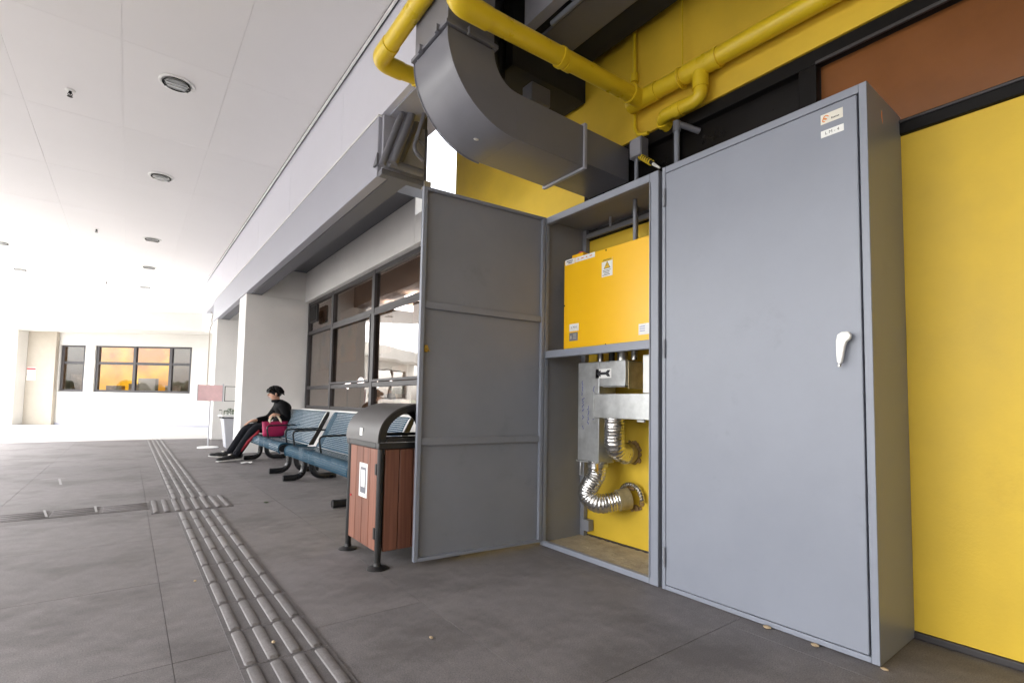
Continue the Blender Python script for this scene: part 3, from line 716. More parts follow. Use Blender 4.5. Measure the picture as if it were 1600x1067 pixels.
def hose(path, r, pitch=.017):
    pts = bend(path, .11, 14); d = [0]
    for i in range(1, len(pts)): d.append(d[-1]+(pts[i]-pts[i-1]).length)
    N = int(d[-1]/pitch)*4; out = []; rad = []; j = 0
    for k in range(N+1):
        s_ = d[-1]*k/N
        while j < len(d)-2 and d[j+1] < s_: j += 1
        t = (s_-d[j])/max(1e-6, d[j+1]-d[j]); out.append(pts[j].lerp(pts[j+1], t)); rad.append(r*(1+.026*math.sin(k*math.pi/2)+random.uniform(-.012, .012)))
    return MB().tube(out, rad, 20)
h1 = hose([(2.275, 1.985, .812), (2.275, 1.985, .625), (2.40, 2.015, .60)], .060)
h1.build('foil_hose', 'foil', gd)
h2 = hose([(2.29, 2.13, .548), (2.29, 2.135, .47), (2.255, 2.20, .34), (2.29, 2.12, .285), (2.39, 2.05, .315)], .058)
h2.build('foil_hose', 'foil', gd)
for a, b, r_ in (((2.40, 2.015, .60), (2.455, 2.028, .597), .064), ((2.385, 2.053, .314), (2.45, 2.02, .325), .064)):
    MB().tube([a, b], r_, 20).build('hose_collar', 'galv_old', gd)
for c, r_ in (((2.466, 2.03, .597), .068), ((2.466, 2.015, .325), .074)):
    q = MB(); n = 18
    for k in range(46):
        a = random.uniform(0, 2*math.pi); rr_ = r_*random.uniform(.75, 1.02)
        q.ball((c[0]+.022+random.uniform(-.006, .006), c[1]+rr_*math.cos(a), c[2]+rr_*math.sin(a)), random.uniform(.009, .018), 6, 4, (.6, 1, 1))
    q.build('filler_foam', 'rust', gd)
q = MB()
for k in range(14):
    a = R(20+k*12); q.ball((2.462, 2.015+.084*math.cos(a), .325+.084*math.sin(a)), .016, 7, 5)
q.build('foil_wrap', 'foil', gd)
for y, r_ in ((2.165, .064), ):
    MB().tube([(2.29, y-.035, .535), (2.29, y-.035, .515)], r_, 20).build('hose_clamp', 'steel', gd)
MB().box(2.225, 2.24, 2.075, 2.09, .495, .54).tube([(2.222, 2.06, .485), (2.235, 2.10, .50)], .006, 8).build('clamp_screw', 'brass', gd, .002)
MB().box(2.215, 2.235, 2.20, 2.215, .46, .54).build('clamp_lug', 'steel', gd, .002)
for y in (2.12, 2.03, 1.95, 1.86):
    MB().tube([(2.30, y, 1.151), (2.30, y, 1.204)], .018 if y != 1.95 else .03, 14).build('pipe_stub', 'steel' if y != 2.03 else 'black_hose', gd)
wc = box('white_riser', 'white_plastic', gd, 2.215, 2.30, 1.64, 1.735, .957, 1.165, .004)
MB().box(2.235, 2.25, 1.74, 1.79, .797, .811).build('drip_edge', 'steel', gd, .002)

# ================================================================== OVERHEAD SERVICES
ad = thing('air_duct', (1.8, 2.22, 2.285), 'large dark grey rectangular air duct bending down from the ceiling to the yellow wall', 'duct')
DY0, DY1 = 2.05, 2.40
# rise (vertical), elbow, run to the wall; section .25 high
ZI, ZO = 2.535, 2.285
XI, XO = 1.41, 1.135
CX, CZ = 1.56, 2.70
def ell(xa, za, n=20):      # quarter curve from the rise to the run
    return [(CX-(CX-xa)*math.cos(R(90*k/n)), CZ-(CZ-za)*math.sin(R(90*k/n))) for k in range(n+1)]
outer = ell(XO, ZO); inner = ell(XI, ZI)
poly = outer+inner[::-1]
n = len(outer); el = MB()
v = []; f = []
for y in (DY0, DY1):
    for p in outer: v.append((p[0], y, p[1]))
    for p in inner: v.append((p[0], y, p[1]))
S = 2*n
for i in range(n-1):
    f += [(i, i+1, n+i+1, n+i), (S+i, S+n+i, S+n+i+1, S+i+1), (i, S+i, S+i+1, i+1), (n+i, n+i+1, S+n+i+1, S+n+i)]
f += [(0, n, S+n, S), (n-1, S+n-1, S+2*n-1, 2*n-1)]
el.add(v, f).build('elbow', 'duct_grey', ad)
sm_ = MB()
for y in (DY0-.003, DY1+.003): MB().tube([(p[0]-.002, y, p[1]-.002) for p in outer], .004, 6).build('elbow_seam', 'duct_grey', ad)
box('run', 'duct_grey', ad, CX+.001, 2.06, DY0+.0005, DY1-.0005, ZO+.0005, ZI-.0005, .002)
box('wall_spigot', 'duct_grey', ad, 2.075, 2.474, DY0+.002, DY1-.002, ZO+.03, ZI-.006, .002)
box('rise', 'duct_grey', ad, XO+.0005, XI-.0005, DY0+.0005, DY1-.0005, CZ+.026, 3.949, .002)
fl_ = MB().box(2.058, 2.080, DY0-.014, DY0, ZO-.012, ZI+.012).box(2.058, 2.080, DY1, DY1+.014, ZO-.012, ZI+.012).box(2.058, 2.080, DY0, DY1, ZO-.014, ZO+.0).box(2.058, 2.080, DY0, DY1, ZI, ZI+.014)
fl_.build('joint_flange', 'beam_grey', ad, .002)
fl_ = MB().box(XO-.016, XI+.016, DY0-.016, DY0, CZ+.004, CZ+.024).box(XO-.016, XI+.016, DY1, DY1+.016, CZ+.004, CZ+.024).box(XO-.016, XO, DY0, DY1, CZ+.004, CZ+.024).box(XI, XI+.016, DY0, DY1, CZ+.004, CZ+.024)
fl_.build('joint_flange', 'duct_grey', ad, .002)
for x, y in ((XO-.02, 2.12), (XO-.02, 2.3), (1.25, DY0-.018)):
    MB().box(x-.01, x+.01, y-.012, y+.012, CZ-.004, CZ+.034).build('flange_clip', 'duct_grey', ad, .002)
MB().ball((1.42, 2.22, ZO+.018), .012, 7, 5, (1.4, 1, .3)).build('paint_chip', 'label', ad)

gp_ = thing('gas_pipe', (1.1, 1.9, 2.7), 'bright yellow gas pipe with elbows and tees crossing in front of the grey duct', 'pipe')
PR = .048
ZP = 2.725
RX = 1.09
def pipe_seg(name, pts, r=PR, n=18): return MB().tube(pts, r, n).build(name, 'yellow_pipe', gp_)
def collar(p, d, r=PR, l=.03, k=1.09): d = Vector(d).normalized(); p = Vector(p); return MB().tube([p-d*l, p-d*l*.98, p+d*l*.98, p+d*l], [r*.98, r*k, r*k, r*.98], 18).build('pipe_collar', 'yellow_pipe', gp_)
def elbow(a, c, b, r=PR): return MB().tube(bend([a, c, b], r*1.7, 8), r*1.1, 18).build('pipe_elbow', 'yellow_pipe', gp_)
XP = 2.405
pipe_seg('cross_pipe', [(RX+.13, 1.9, ZP-.02), (XP-.07, 1.9, ZP+.03)])
elbow((RX+.13, 1.9, ZP-.02), (RX, 1.9, ZP-.025), (RX, 1.9, ZP+.09))
collar((RX+.15, 1.9, ZP-.02), (1, 0, 0)); collar((1.735, 1.9, ZP), (1, 0, 0), l=.012, k=1.14); collar((1.79, 1.9, ZP), (1, 0, 0), l=.022, k=1.05)
pipe_seg('riser', [(RX, 1.9, ZP+.09), (RX, 1.9, ZP+.14)])
elbow((RX, 1.9, ZP+.12), (RX, 1.9, 2.95), (RX, 2.05, 2.95))
pipe_seg('along_pipe', [(RX, 2.03, 2.95), (RX, 2.66, 2.92)])
elbow((RX, 2.66, 2.92), (RX, 2.80, 2.915), (RX+.14, 2.80, 2.915))
collar((RX+.12, 2.80, 2.915), (1, 0, 0)); collar((RX, 2.64, 2.92), (0, 1, 0), l=.02)
pipe_seg('branch_pipe', [(RX+.13, 2.80, 2.915), (1.52, 2.80, 2.93)]); collar((RX+.25, 2.80, 2.918), (1, 0, 0), l=.012, k=1.14)
# wall run with tees
pipe_seg('wall_pipe', [(XP, 1.99, ZP+.035), (XP, -2.6, ZP-.06)])
MB().tube([(XP, 1.985, ZP+.035), (XP, 1.78, ZP+.031)], PR*1.12, 18).tube([(XP-.10, 1.9, ZP+.032), (XP, 1.9, ZP+.033)], PR*1.1, 18).build('tee', 'yellow_pipe', gp_)
collar((XP-.105, 1.9, ZP+.03), (1, 0, 0), l=.008, k=1.22)
BY = 1.50
MB().tube([(XP, BY+.09, ZP+.025), (XP, BY-.09, ZP+.021)], PR*1.1, 18).tube([(XP, BY, ZP), (XP, BY, ZP-.10)], PR*.9, 16).build('tee', 'yellow_pipe', gp_)
collar((XP, BY-.10, ZP+.02), (0, 1, 0), l=.01, k=1.15); collar((XP, BY+.12, ZP+.025), (0, 1, 0), l=.01, k=1.13)
BR = .037
MB().tube(bend([(XP, BY, ZP-.06), (XP, BY, ZP-.155), (XP, 1.76, ZP-.145), (XP+.13, 1.775, ZP-.17)], .06, 8), BR, 16).build('drop_branch', 'yellow_pipe', gp_)
MB().tube([(XP, 1.62, ZP-.152), (XP, 1.66, ZP-.15)], BR*1.12, 16).tube([(XP+.03, 1.768, ZP-.153), (XP+.05, 1.77, ZP-.157)], BR*1.12, 16).build('pipe_collar', 'yellow_pipe', gp_)
for y in (1.62, .2):
    MB().tube(arc((XP, y, ZP+.02), PR*1.16, 0, 330, 16, 'xz'), .006, 6).tube([(XP+.01, y, ZP+.085), (XP+.01, y, 3.9)], .005, 6).build('hanger', 'yellow_pipe', gp_)
# second wall conduit, yellow, bending into the junction box
yc = thing('conduit', (2.45, 1.99, 2.5), 'thin yellow conduit dropping down the yellow wall into the small grey junction box', 'conduit')
MB().tube(bend([(2.45, 1.99, 3.3), (2.45, 1.985, 2.62), (2.42, 1.93, 2.55), (2.42, 1.86, 2.535)], .07, 8), .012, 10).build('conduit_tube', 'yellow_pipe', yc)
MB().tube([(2.45, 1.989, 2.93), (2.45, 1.989, 2.98)], .026, 12).build('coupler', 'yellow_pipe', yc)
jb = thing('junction_box', (2.43, 1.93, 2.42), 'small grey junction box under the yellow conduit above the open cabinet', 'junction box')
box('box_body', 'duct_grey', jb, 2.40, 2.47, 1.895, 1.985, 2.41, 2.53, .004)
box('box_cover', 'beam_grey', jb, 2.393, 2.399, 1.90, 1.98, 2.415, 2.525, .003)
for y, z in ((1.908, 2.425), (1.972, 2.425), (1.908, 2.515), (1.972, 2.515)):
    MB().tube([(2.389, y, z), (2.393, y, z)], .004, 8).build('cover_screw', 'steel', jb)
MB().tube([(2.43, 1.955, 2.41), (2.43, 1.955, 2.105)], .013, 10).build('drop_tube', 'grey_paint', jb)
cb_ = thing('cable', (2.41, 1.85, 2.3), 'yellow and black spiral wrapped cable with a bare white end beside the junction box', 'cable')
P0, P1 = Vector((2.42, 1.915, 2.41)), Vector((2.39, 1.80, 2.31))
MB().tube([P0, P0.lerp(P1, .5)+Vector((0, 0, .008)), P1], .012, 10).build('core', 'black_hose', cb_)
ax = (P1-P0).normalized(); s1 = ax.cross(Vector((0, 0, 1))).normalized(); s2 = ax.cross(s1)
MB().tube([P0.lerp(P1, k/60)+(s1*math.cos(k*.68)+s2*math.sin(k*.68))*.0135 for k in range(54)], .0055, 6).build('spiral_wrap', 'yellow_pipe', cb_)
MB().tube([P1, P1+ax*.075], [.010, .006], 8).build('bare_end', 'label', cb_)
gc = thing('grey_riser', (2.43, 1.67, 2.1), 'short grey riser pipe with a tee on top of the closed cabinet', 'pipe')
MB().tube([(2.42, 1.66, 2.10), (2.42, 1.66, 2.50)], .016, 12).build('pipe_tube', 'grey_paint', gc)
MB().tube([(2.42, 1.66, 2.455), (2.42, 1.66, 2.515)], .022, 12).tube([(2.42, 1.64, 2.49), (2.52, 1.58, 2.46)], .017, 12).build('tee', 'duct_grey', gc)

# grey trunking along the wall above
tr = thing('cable_trunking', (2.1, 1.0, 3.2), 'dark grey trunking beam with a slim conduit running under the roof above the cabinets', 'trunking')
box('upper_casing', 'beam_grey', tr, 1.83, 1.90, -2.35, 2.34, 3.205, 3.95, .004)
box('trunk', 'duct_grey', tr, 1.962, 2.205, -2.35, 2.36, 3.2, 3.55, .006)
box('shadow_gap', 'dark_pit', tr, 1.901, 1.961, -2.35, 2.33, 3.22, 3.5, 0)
box('rear_shade_fill', 'dark_pit', tr, 2.206, 2.395, -2.35, 2.35, 3.215, 3.95, 0)  # black box painted in for the deep shade above the wall
MB().tube([(1.935, -2.3, 3.195), (1.935, 2.2, 3.195)], .017, 12).build('slim_conduit', 'grey_paint', tr)
for y in (1.98, 1.0): box('saddle_clip', 'beam_grey', tr, 1.905, 1.96, y, y+.03, 3.205, 3.222, .002)
# black hoses behind the duct
bh = thing('hose_bundle', (1.6, 2.5, 2.6), 'bundle of black insulated hoses hanging in the dark behind the grey duct', 'hose')
for k, (x, y, r_) in enumerate(((1.50, 2.48, .05), (1.60, 2.52, .055), (1.69, 2.46, .045), (1.77, 2.55, .05), (1.57, 2.62, .05), (1.68, 2.64, .06), (1.47, 2.60, .045))):
    pts = [(x, y, 3.94)]
    for q in range(1, 6): pts.append((x+random.uniform(-.015, .015), y+random.uniform(-.015, .015), 3.94-q*.2))
    pts += [(x+.05, y, 2.82-.02*k), (x+.22, y+.02, 2.70-.015*k), (x+.5, y+.03, 2.68-.01*k), (2.49, y+.02, 2.66-.01*k)]
    MB().tube(bend(pts, .08, 4), r_, 12).build('hose', 'black_hose', bh)
box('grey_box', 'duct_grey', bh, 1.98, 2.14, 2.44, 2.54, 2.86, 2.98, .005)
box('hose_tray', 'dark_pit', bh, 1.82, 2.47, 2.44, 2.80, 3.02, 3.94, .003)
# grey conduits at the beam end
bc = thing('pipe_bracket', (1.7, 3.62, 2.66), 'grey conduits and braces slanting down to the cut end of the beam', 'conduit')
def cseg(name, pts, r_, rb=.05): MB().tube(bend(pts, rb, 6), r_, 12).build(name, 'duct_grey', bc)
cseg('brace_tube', [(1.455, 3.60, 2.69), (1.70, 3.60, 3.45)], .027)
cseg('brace_tube', [(1.535, 3.58, 2.72), (1.77, 3.58, 3.45)], .036)
cseg('brace_tube', [(1.62, 3.66, 2.78), (1.86, 3.66, 3.45)], .03)
cseg('lower_tube', [(1.52, 3.61, 2.735), (1.80, 3.61, 2.735)], .032)
cseg('bent_tube', [(1.80, 3.50, 3.35), (1.665, 3.50, 2.84), (1.75, 3.50, 2.785)], .017, .09)
cseg('bent_tube', [(1.68, 3.505, 2.95), (1.755, 3.505, 2.91)], .012)
box('end_channel', 'soffit_grey', bc, XB-.005, 1.875, 3.66, 3.735, 2.655, 2.70, .004)
box('end_plate', 'beam_grey', bc, 1.50, 1.865, 3.70, 3.736, 2.701, 3.16, .004)
box('head_channel', 'duct_grey', bc, 1.62, 1.882, 3.70, 3.736, 3.162, 3.94, .004)
MB().prism([(3.70, 2.74), (3.70, 2.83), (3.78, 2.74)], 'x', 1.452, 1.470).build('gusset', 'soffit_grey', bc)
box('end_post', 'duct_grey', bc, 1.866, 1.882, 3.69, 3.735, 2.70, 3.16, .003)
box('timber_packer', 'cream', bc, 1.84, 1.90, 3.64, 3.70, 2.64, 2.70, .003)

# ================================================================== BIN
lb = thing('litter_bin', (1.33, 2.82, 0), 'brown slatted litter bin with an arched dark hood beside the open cabinet door', 'litter bin')
BX0, BX1, BY0, BY1 = 1.095, 1.56, 2.59, 3.04
for x in (BX0, BX1):
    for y in (BY0, BY1):
        p = MB().tube([(x, y, .008), (x, y, .648)], .0175, 14).build('post', 'black_paint', lb)
        MB().lathe((x, y, 0), [(.056, 0), (.056, .005), (.050, .010), (.022, .016), (.019, .03)], 24).build('foot_disc', 'black_paint', p)
wx = (BY1-BY0-.044)/4
for k in range(4):
    y0 = BY0+.022+k*wx
    box('slat', 'wood', lb, BX0-.010, BX0+.010, y0+.002, y0+wx-.002, .085, .628, .004)
    box('slat', 'wood', lb, BX1-.010, BX1+.010, y0+.002, y0+wx-.002, .085, .628, .004)
wy = (BX1-BX0-.044)/5
for k in range(5):
    x0 = BX0+.022+k*wy
    box('slat', 'wood', lb, x0+.002, x0+wy-.002, BY0-.010, BY0+.010, .085, .628, .004)
    box('slat', 'wood', lb, x0+.002, x0+wy-.002, BY1-.010, BY1+.010, .085, .628, .004)
box('inner_liner', 'black_paint', lb, BX0+.013, BX1-.013, BY0+.013, BY1-.013, .10, .60, 0)
MB().box(BX0-.022, BX1+.022, BY0-.022, BY0+.02, .630, .664).box(BX0-.022, BX1+.022, BY1-.02, BY1+.022, .630, .664).box(BX0-.022, BX0+.02, BY0+.02, BY1-.02, .630, .664).box(BX1-.02, BX1+.022, BY0+.02, BY1-.02, .630, .664).build('top_frame', 'black_paint', lb, .004)
HC = (BX0+BX1)/2; HA = (BX1-BX0)/2+.028; HB = .215; HZ = .664
def hood_prof(a, b, z, n=24): return [(HC-a*math.cos(math.pi*k/n), z+b*(math.sin(math.pi*k/n))**.82) for k in range(n+1)]
po = hood_prof(HA, HB, HZ); pi = hood_prof(HA-.006, HB-.006, HZ)
MB().prism(po+pi[::-1], 'y', BY0-.02, BY1+.02).build('hood', 'hood', lb)
pi2 = hood_prof(HA-.045, HB-.05, HZ+.012)
for y0, y1 in ((BY0-.024, BY0-.012), (BY1+.012, BY1+.024)):
    pr_ = hood_prof(HA-.007, HB-.007, HZ+.001)
    m_ = MB(); nn = len(pr_)
    v = [(p[0], y, p[1]) for y in (y0, y1) for ring in (pr_, pi2) for p in ring]
    f = []
    for i in range(nn-1):
        f += [(i, i+1, nn+i+1, nn+i), (2*nn+i, 3*nn+i, 3*nn+i+1, 2*nn+i+1), (nn+i, nn+i+1, 3*nn+i+1, 3*nn+i), (i, 2*nn+i, 2*nn+i+1, i+1)]
    f += [(0, nn, 3*nn, 2*nn), (nn-1, 3*nn-1, 4*nn-1, 2*nn-1)]
    m_.add(v, f).build('arch_rim', 'black_paint', lb)
    box('rim_bar', 'black_paint', lb, HC-HA+.05, HC+HA-.05, y0, y1, HZ+.004, HZ+.024, .002)
box('hood_sticker', 'label', lb, BX0-.0265, BX0-.0235, 2.80, 2.84, .690, .735, 0)
nb = box('paper_notice', 'label', lb, BX0-.0125, BX0-.0105, 2.74, 2.86, .345, .535, 0)
mm = MB()
q = sheet((BX0-.0127, 2.80, .44), W_R, W_U, .085, .145, .0006); mm.add(q.v, q.f); mm.build('print', 'duct_grey', nb)
q = sheet((BX0-.0135, 2.80, .45), W_R, W_U, .055, .095, .0006); q.build('print', 'label', nb)
MB().tube([(BX0-.017, 2.985, .33), (BX0-.010, 2.985, .33)], .006, 8).build('door_knob', 'red', lb)
for z in (.52, .18): box('door_hinge', 'black_paint', lb, BX0-.018, BX0-.0105, 2.603, 2.625, z-.03, z+.03, .002)

# ================================================================== BENCHES
def resample(poly, n):
    pts = [Vector((p[0], p[1], 0)) for p in poly]; d = [0]
    for i in range(1, len(pts)): d.append(d[-1]+(pts[i]-pts[i-1]).length)
    out = []; j = 0
    for k in range(n+1):
        s_ = d[-1]*k/n
        while j < len(d)-2 and d[j+1] < s_: j += 1
        out.append(pts[j].lerp(pts[j+1], (s_-d[j])/(d[j+1]-d[j])))
    return out
def perforated(prof, y0, y1, name, parent, pitch=.020, th=.003):
    n = int(sum((Vector(prof[i+1])-Vector(prof[i])).length for i in range(len(prof)-1))/pitch); P = resample(prof, n); m = int((y1-y0)/pitch)
    bm = bmesh.new(); V = [[bm.verts.new((p.x, y0+(y1-y0)*j/m, p.y)) for j in range(m+1)] for p in P]
    hole = []
    for i in range(n):
        for j in range(m):
            f = bm.faces.new((V[i][j], V[i][j+1], V[i+1][j+1], V[i+1][j]))
            if 1 <= i < n-1 and 1 <= j < m-1: hole.append(f)
    bm.normal_update()
    bmesh.ops.inset_individual(bm, faces=hole, thickness=pitch*.39, use_even_offset=False)
    bmesh.ops.delete(bm, geom=hole, context='FACES_ONLY')
    me = bpy.data.meshes.new(name); c = Vector(((P[0].x+P[-1].x)/2, (y0+y1)/2, P[0].y))
    bmesh.ops.translate(bm, verts=bm.verts[:], vec=-c); bm.to_mesh(me); bm.free(); me.materials.append(MATS['bench_blue'])
    return link(name, me, c, parent)
seat_prof = [(1.452, .262), (1.440, .280), (1.434, .305), (1.438, .335), (1.455, .362), (1.485, .374), (1.53, .372), (1.60, .360), (1.67, .349), (1.735, .343), (1.765, .346)]
back_prof = [(1.772, .352), (1.795, .385), (1.83, .46), (1.88, .57), (1.93, .68), (1.962, .738), (1.985, .752), (2.008, .745)]
BN0, BN1 = 4.06, 6.09
def bench():
    t = thing('bench', (1.7, 5.07, 0))
    perforated(seat_prof, BN0, BN1, 'seat', t); perforated(back_prof, BN0, BN1, 'backrest', t)
    for y in (BN0, BN1):
        MB().tube([(x, y, z-.004) for x, z in resample_xy(seat_prof, 16)], .011, 8).build('seat_rim', 'bench_blue', t)
    for y, s_ in ((BN0, -1), (BN1, 1)):
        pp = [(1.768, .340), (1.985, .750), (2.012, .745), (2.005, .70), (1.83, .345)]
        MB().prism(pp, 'y', y, y+s_*.014).build('back_bracket', 'leg_black', t)
        oval = [(1.51+.075*math.cos(R(a)), .312+.046*math.sin(R(a))) for a in range(0, 360, 20)]
        MB().prism(oval, 'y', y+s_*.001, y+s_*.018).build('end_cap', 'leg_black', t)
    MB().tube([(1.64, BN0+.03, .305), (1.64, BN1-.03, .305)], .03, 14).build('beam', 'leg_black', t)
    for y in (BN0+.17, BN1-.19):
        for s_ in (-1, 1):
            fx = 1.38 if s_ < 0 else 1.95; cx = 1.64+s_*.03
            pts = bend([(fx, y, .035), (cx+s_*.02, y, .035), (cx, y, .31)], .13, 10)
            MB().tube(pts, .033, 14).build('leg', 'leg_black', t)
        box('leg_saddle', 'leg_black', t, 1.58, 1.70, y-.04, y+.04, .300, .338, .005)
    for y in (BN0+.02, (BN0+BN1)/2, BN1-.02):
        MB().tube(bend([(1.53, y, .37), (1.50, y, .535), (1.93, y, .545)], .05, 6), .010, 10).build('armrest', 'leg_black', t)
    return t
def resample_xy(p, n): return [(q.x, q.y) for q in resample(p, n)]
b0 = bench(); tag(b0, 'empty blue perforated metal bench with black tube legs, nearest the litter bin', 'bench', 'blue perforated benches below the window')
b1 = dup_tree(b0, Vector((0, 2.34, 0))); tag(b1, 'blue perforated metal bench the person with the pink bag sits on', 'bench', 'blue perforated benches below the window')

# ================================================================== PERSON
def skin_obj(name, m, verts, edges, rad, parent, sub=2):
    me = bpy.data.meshes.new(name); me.from_pydata(verts, edges, []); o = bpy.data.objects.new(name, me); COL.objects.link(o)
    mo = o.modifiers.new('skin', 'SKIN'); mo.use_smooth_shade = True
    for i, sv in enumerate(me.skin_vertices[0].data):
        r_ = rad[i]; sv.radius = r_ if isinstance(r_, tuple) else (r_, r_); sv.use_root = (i == 0)
    s_ = o.modifiers.new('sub', 'SUBSURF'); s_.levels = sub; s_.render_levels = sub
    dg = bpy.context.evaluated_depsgraph_get(); me2 = bpy.data.meshes.new_from_object(o.evaluated_get(dg))
    bpy.data.objects.remove(o); me2.name = name
    for p in me2.polygons: p.use_smooth = True
    me2.materials.clear(); me2.materials.append(MATS[m])
    return link(name, me2, Vector((0, 0, 0)), parent)
pe = thing('person', (1.7, 8.1, 0), 'person in a black jacket and dark trousers sitting on the bench looking down', 'person')
J = dict(pelvis=(1.80, 8.12, .47), belly=(1.85, 8.12, .58), chest=(1.855, 8.12, .72), uch=(1.835, 8.12, .80), neck=(1.78, 8.12, .868), hb=(1.740, 8.115, .925), hm=(1.727, 8.112, .975), ht=(1.717, 8.11, 1.03),
         rs=(1.84, 7.945, .79), re=(1.875, 7.87, .57), rw=(1.735, 7.84, .665), rh=(1.70, 7.835, .685),
         ls=(1.84, 8.295, .79), le=(1.72, 8.36, .60), lw=(1.53, 8.29, .575), lh=(1.47, 8.28, .565),
         rp=(1.79, 8.03, .45), rk=(1.465, 8.02, .475), ra=(1.265, 8.12, .095),
         lp=(1.79, 8.21, .45), lk=(1.40, 8.26, .47), la=(1.215, 8.36, .10))
def chain(seq):
    idx = {}; v = []; e = []; r_ = []
    for ch in seq:
        prev = None
        for nme, rd in ch:
            if nme not in idx: idx[nme] = len(v); v.append(J[nme]); r_.append(rd)
            if prev is not None: e.append((prev, idx[nme]))
            prev = idx[nme]
    return v, e, r_
body = [[('pelvis', .10), ('belly', .095), ('chest', .105), ('uch', .09), ('neck', .045), ('hb', .068), ('hm', .084), ('ht', .07)],
        [('uch', .09), ('rs', .052), ('re', .038), ('rw', .024), ('rh', .030)], [('uch', .09), ('ls', .052), ('le', .038), ('lw', .024), ('lh', .030)],
        [('pelvis', .10), ('rp', .075), ('rk', .05), ('ra', .033)], [('pelvis', .10), ('lp', .075), ('lk', .05), ('la', .033)]]
# fingers rooted in the palms
def fingers(root, base, dirv, curl, side, pre):
    out = []; D = Vector(dirv); C_ = Vector(curl); S_ = Vector(side); b = Vector(base)
    for k, (l_, o_) in enumerate(((.062, -.024), (.070, -.008), (.066, .008), (.052, .023))):
        p = b+D*.03+S_*o_; ns = []
        for q, (a, c_) in enumerate(((.0, 0), (.45, .2), (.85, .55), (1.0, .95))):
            nn_ = '%s%d%d' % (pre, k, q); J[nn_] = tuple(p+D*l_*a+C_*l_*c_*.8); ns.append((nn_, .0095-.001*q))
        out.append([(root, .030)]+ns)
    ns = []
    for q, (a, s_, c_) in enumerate(((.0, -.026, .008), (.02, -.046, .018), (.042, -.052, .032))):
        nn_ = '%st%d' % (pre, q); J[nn_] = tuple(b+D*a+S_*s_+C_*c_); ns.append((nn_, .0105-.001*q))
    out.append([(root, .030)]+ns); return out
body += fingers('rh', J['rh'], (-.85, -.05, -.1), (-.1, 0, -1), (0, 1, .1), 'r')
body += fingers('lh', J['lh'], (-.9, -.1, -.25), (-.2, 0, -1), (.1, -1, 0), 'l')
v, e, r_ = chain(body)
bo = skin_obj('body', 'skin', v, e, r_, pe)
# face
MB().ball((1.647, 8.105, .955), .014, 8, 6, (1.2, .9, 1.1)).build('nose', 'skin', bo)
for y in (8.075, 8.14): MB().ball((1.652, y, .978), .010, 8, 6, (.5, 1.3, .6)).build('eye', 'hair', bo)
MB().ball((1.655, 8.105, .922), .014, 8, 6, (.4, 1.5, .35)).build('mouth', 'red', bo)
for y in (8.026, 8.198): MB().ball((1.737, y, .965), .026, 8, 6, (.6, .35, 1.0)).build('ear', 'skin', bo)
# hair: a cap of locks over the skull
hr = MB(); HCc = Vector((1.730, 8.112, .995))
hr.ball(HCc+Vector((.016, 0, .012)), .094, 16, 12, (1.0, .98, .98))
for k in range(150):
    a = random.uniform(0, 2*math.pi); el_ = random.uniform(-.25, 1.5)
    d = Vector((math.cos(a)*math.cos(el_), math.sin(a)*math.cos(el_), math.sin(el_)))
    if d.x < -.35 and d.z < .25: continue
    p = HCc+Vector((.012, 0, .012))+d*.088; tdir = (Vector((d.x*.6, d.y*.5, -.55))).normalized()
    hr.tube([p, p+d*.010+tdir*.018, p+d*.010+tdir*.042], [.012, .010, .003], 5)
for k in range(14):
    y = 8.112+(k-6.5)*.0115; hr.tube([(1.660, y, 1.045), (1.641, y+random.uniform(-.005, .005), 1.02), (1.637, y+random.uniform(-.006, .006), .992)], [.014, .010, .003], 5)
hr.build('hair', 'hair', bo)
jk = [[('pelvis', .115), ('belly', .125), ('chest', .135), ('uch', .118), ('neck', .066)],
      [('uch', .118), ('rs', .076), ('re', .060), ('rw', .042)], [('uch', .118), ('ls', .076), ('le', .060), ('lw', .042)]]
v, e, r_ = chain(jk); jo = skin_obj('jacket', 'jacket', v, e, r_, pe)
MB().tube(arc((1.778, 8.12, .868), .066, 0, 360, 20, 'xy')[:-1], .022, 8, closed=True).build('collar', 'jacket', jo)
J['rb'] = (1.262, 8.12, .07); J['lb'] = (1.212, 8.36, .085)
J['rt'] = (1.62, 8.02, .47); J['lt'] = (1.6, 8.235, .467)
v, e, r_ = chain([[('pelvis', .118), ('rp', .098), ('rt', .084), ('rk', .068), ('ra', .062), ('rb', .064)], [('pelvis', .118), ('lp', .098), ('lt', .084), ('lk', .068), ('la', .060), ('lb', .062)]])
to = skin_obj('trousers', 'trousers', v, e, r_, pe)
rk, ra, rt = Vector(J['rk']), Vector(J['ra']), Vector(J['rt'])
sd_ = Vector((.02, -1, 0)).normalized()
MB().tube([rk+sd_*.056+Vector((.05, 0, -.03)), rk+sd_*.060+Vector((.035, 0, -.06)), rk.lerp(ra, .5)+sd_*.055+Vector((.025, 0, 0)), ra+sd_*.05+Vector((.03, 0, .03))], [.012, .020, .026, .014], 8).build('side_stripe', 'stripe_red', to)
MB().tube([rt+sd_*.082+Vector((.05, 0, .01)), rk+sd_*.072+Vector((.09, 0, -.005))], [.009, .006], 6).tube([rt+sd_*.082+Vector((.05, 0, -.02)), rk+sd_*.072+Vector((.09, 0, -.03))], [.008, .005], 6).build('piping', 'sole', to)
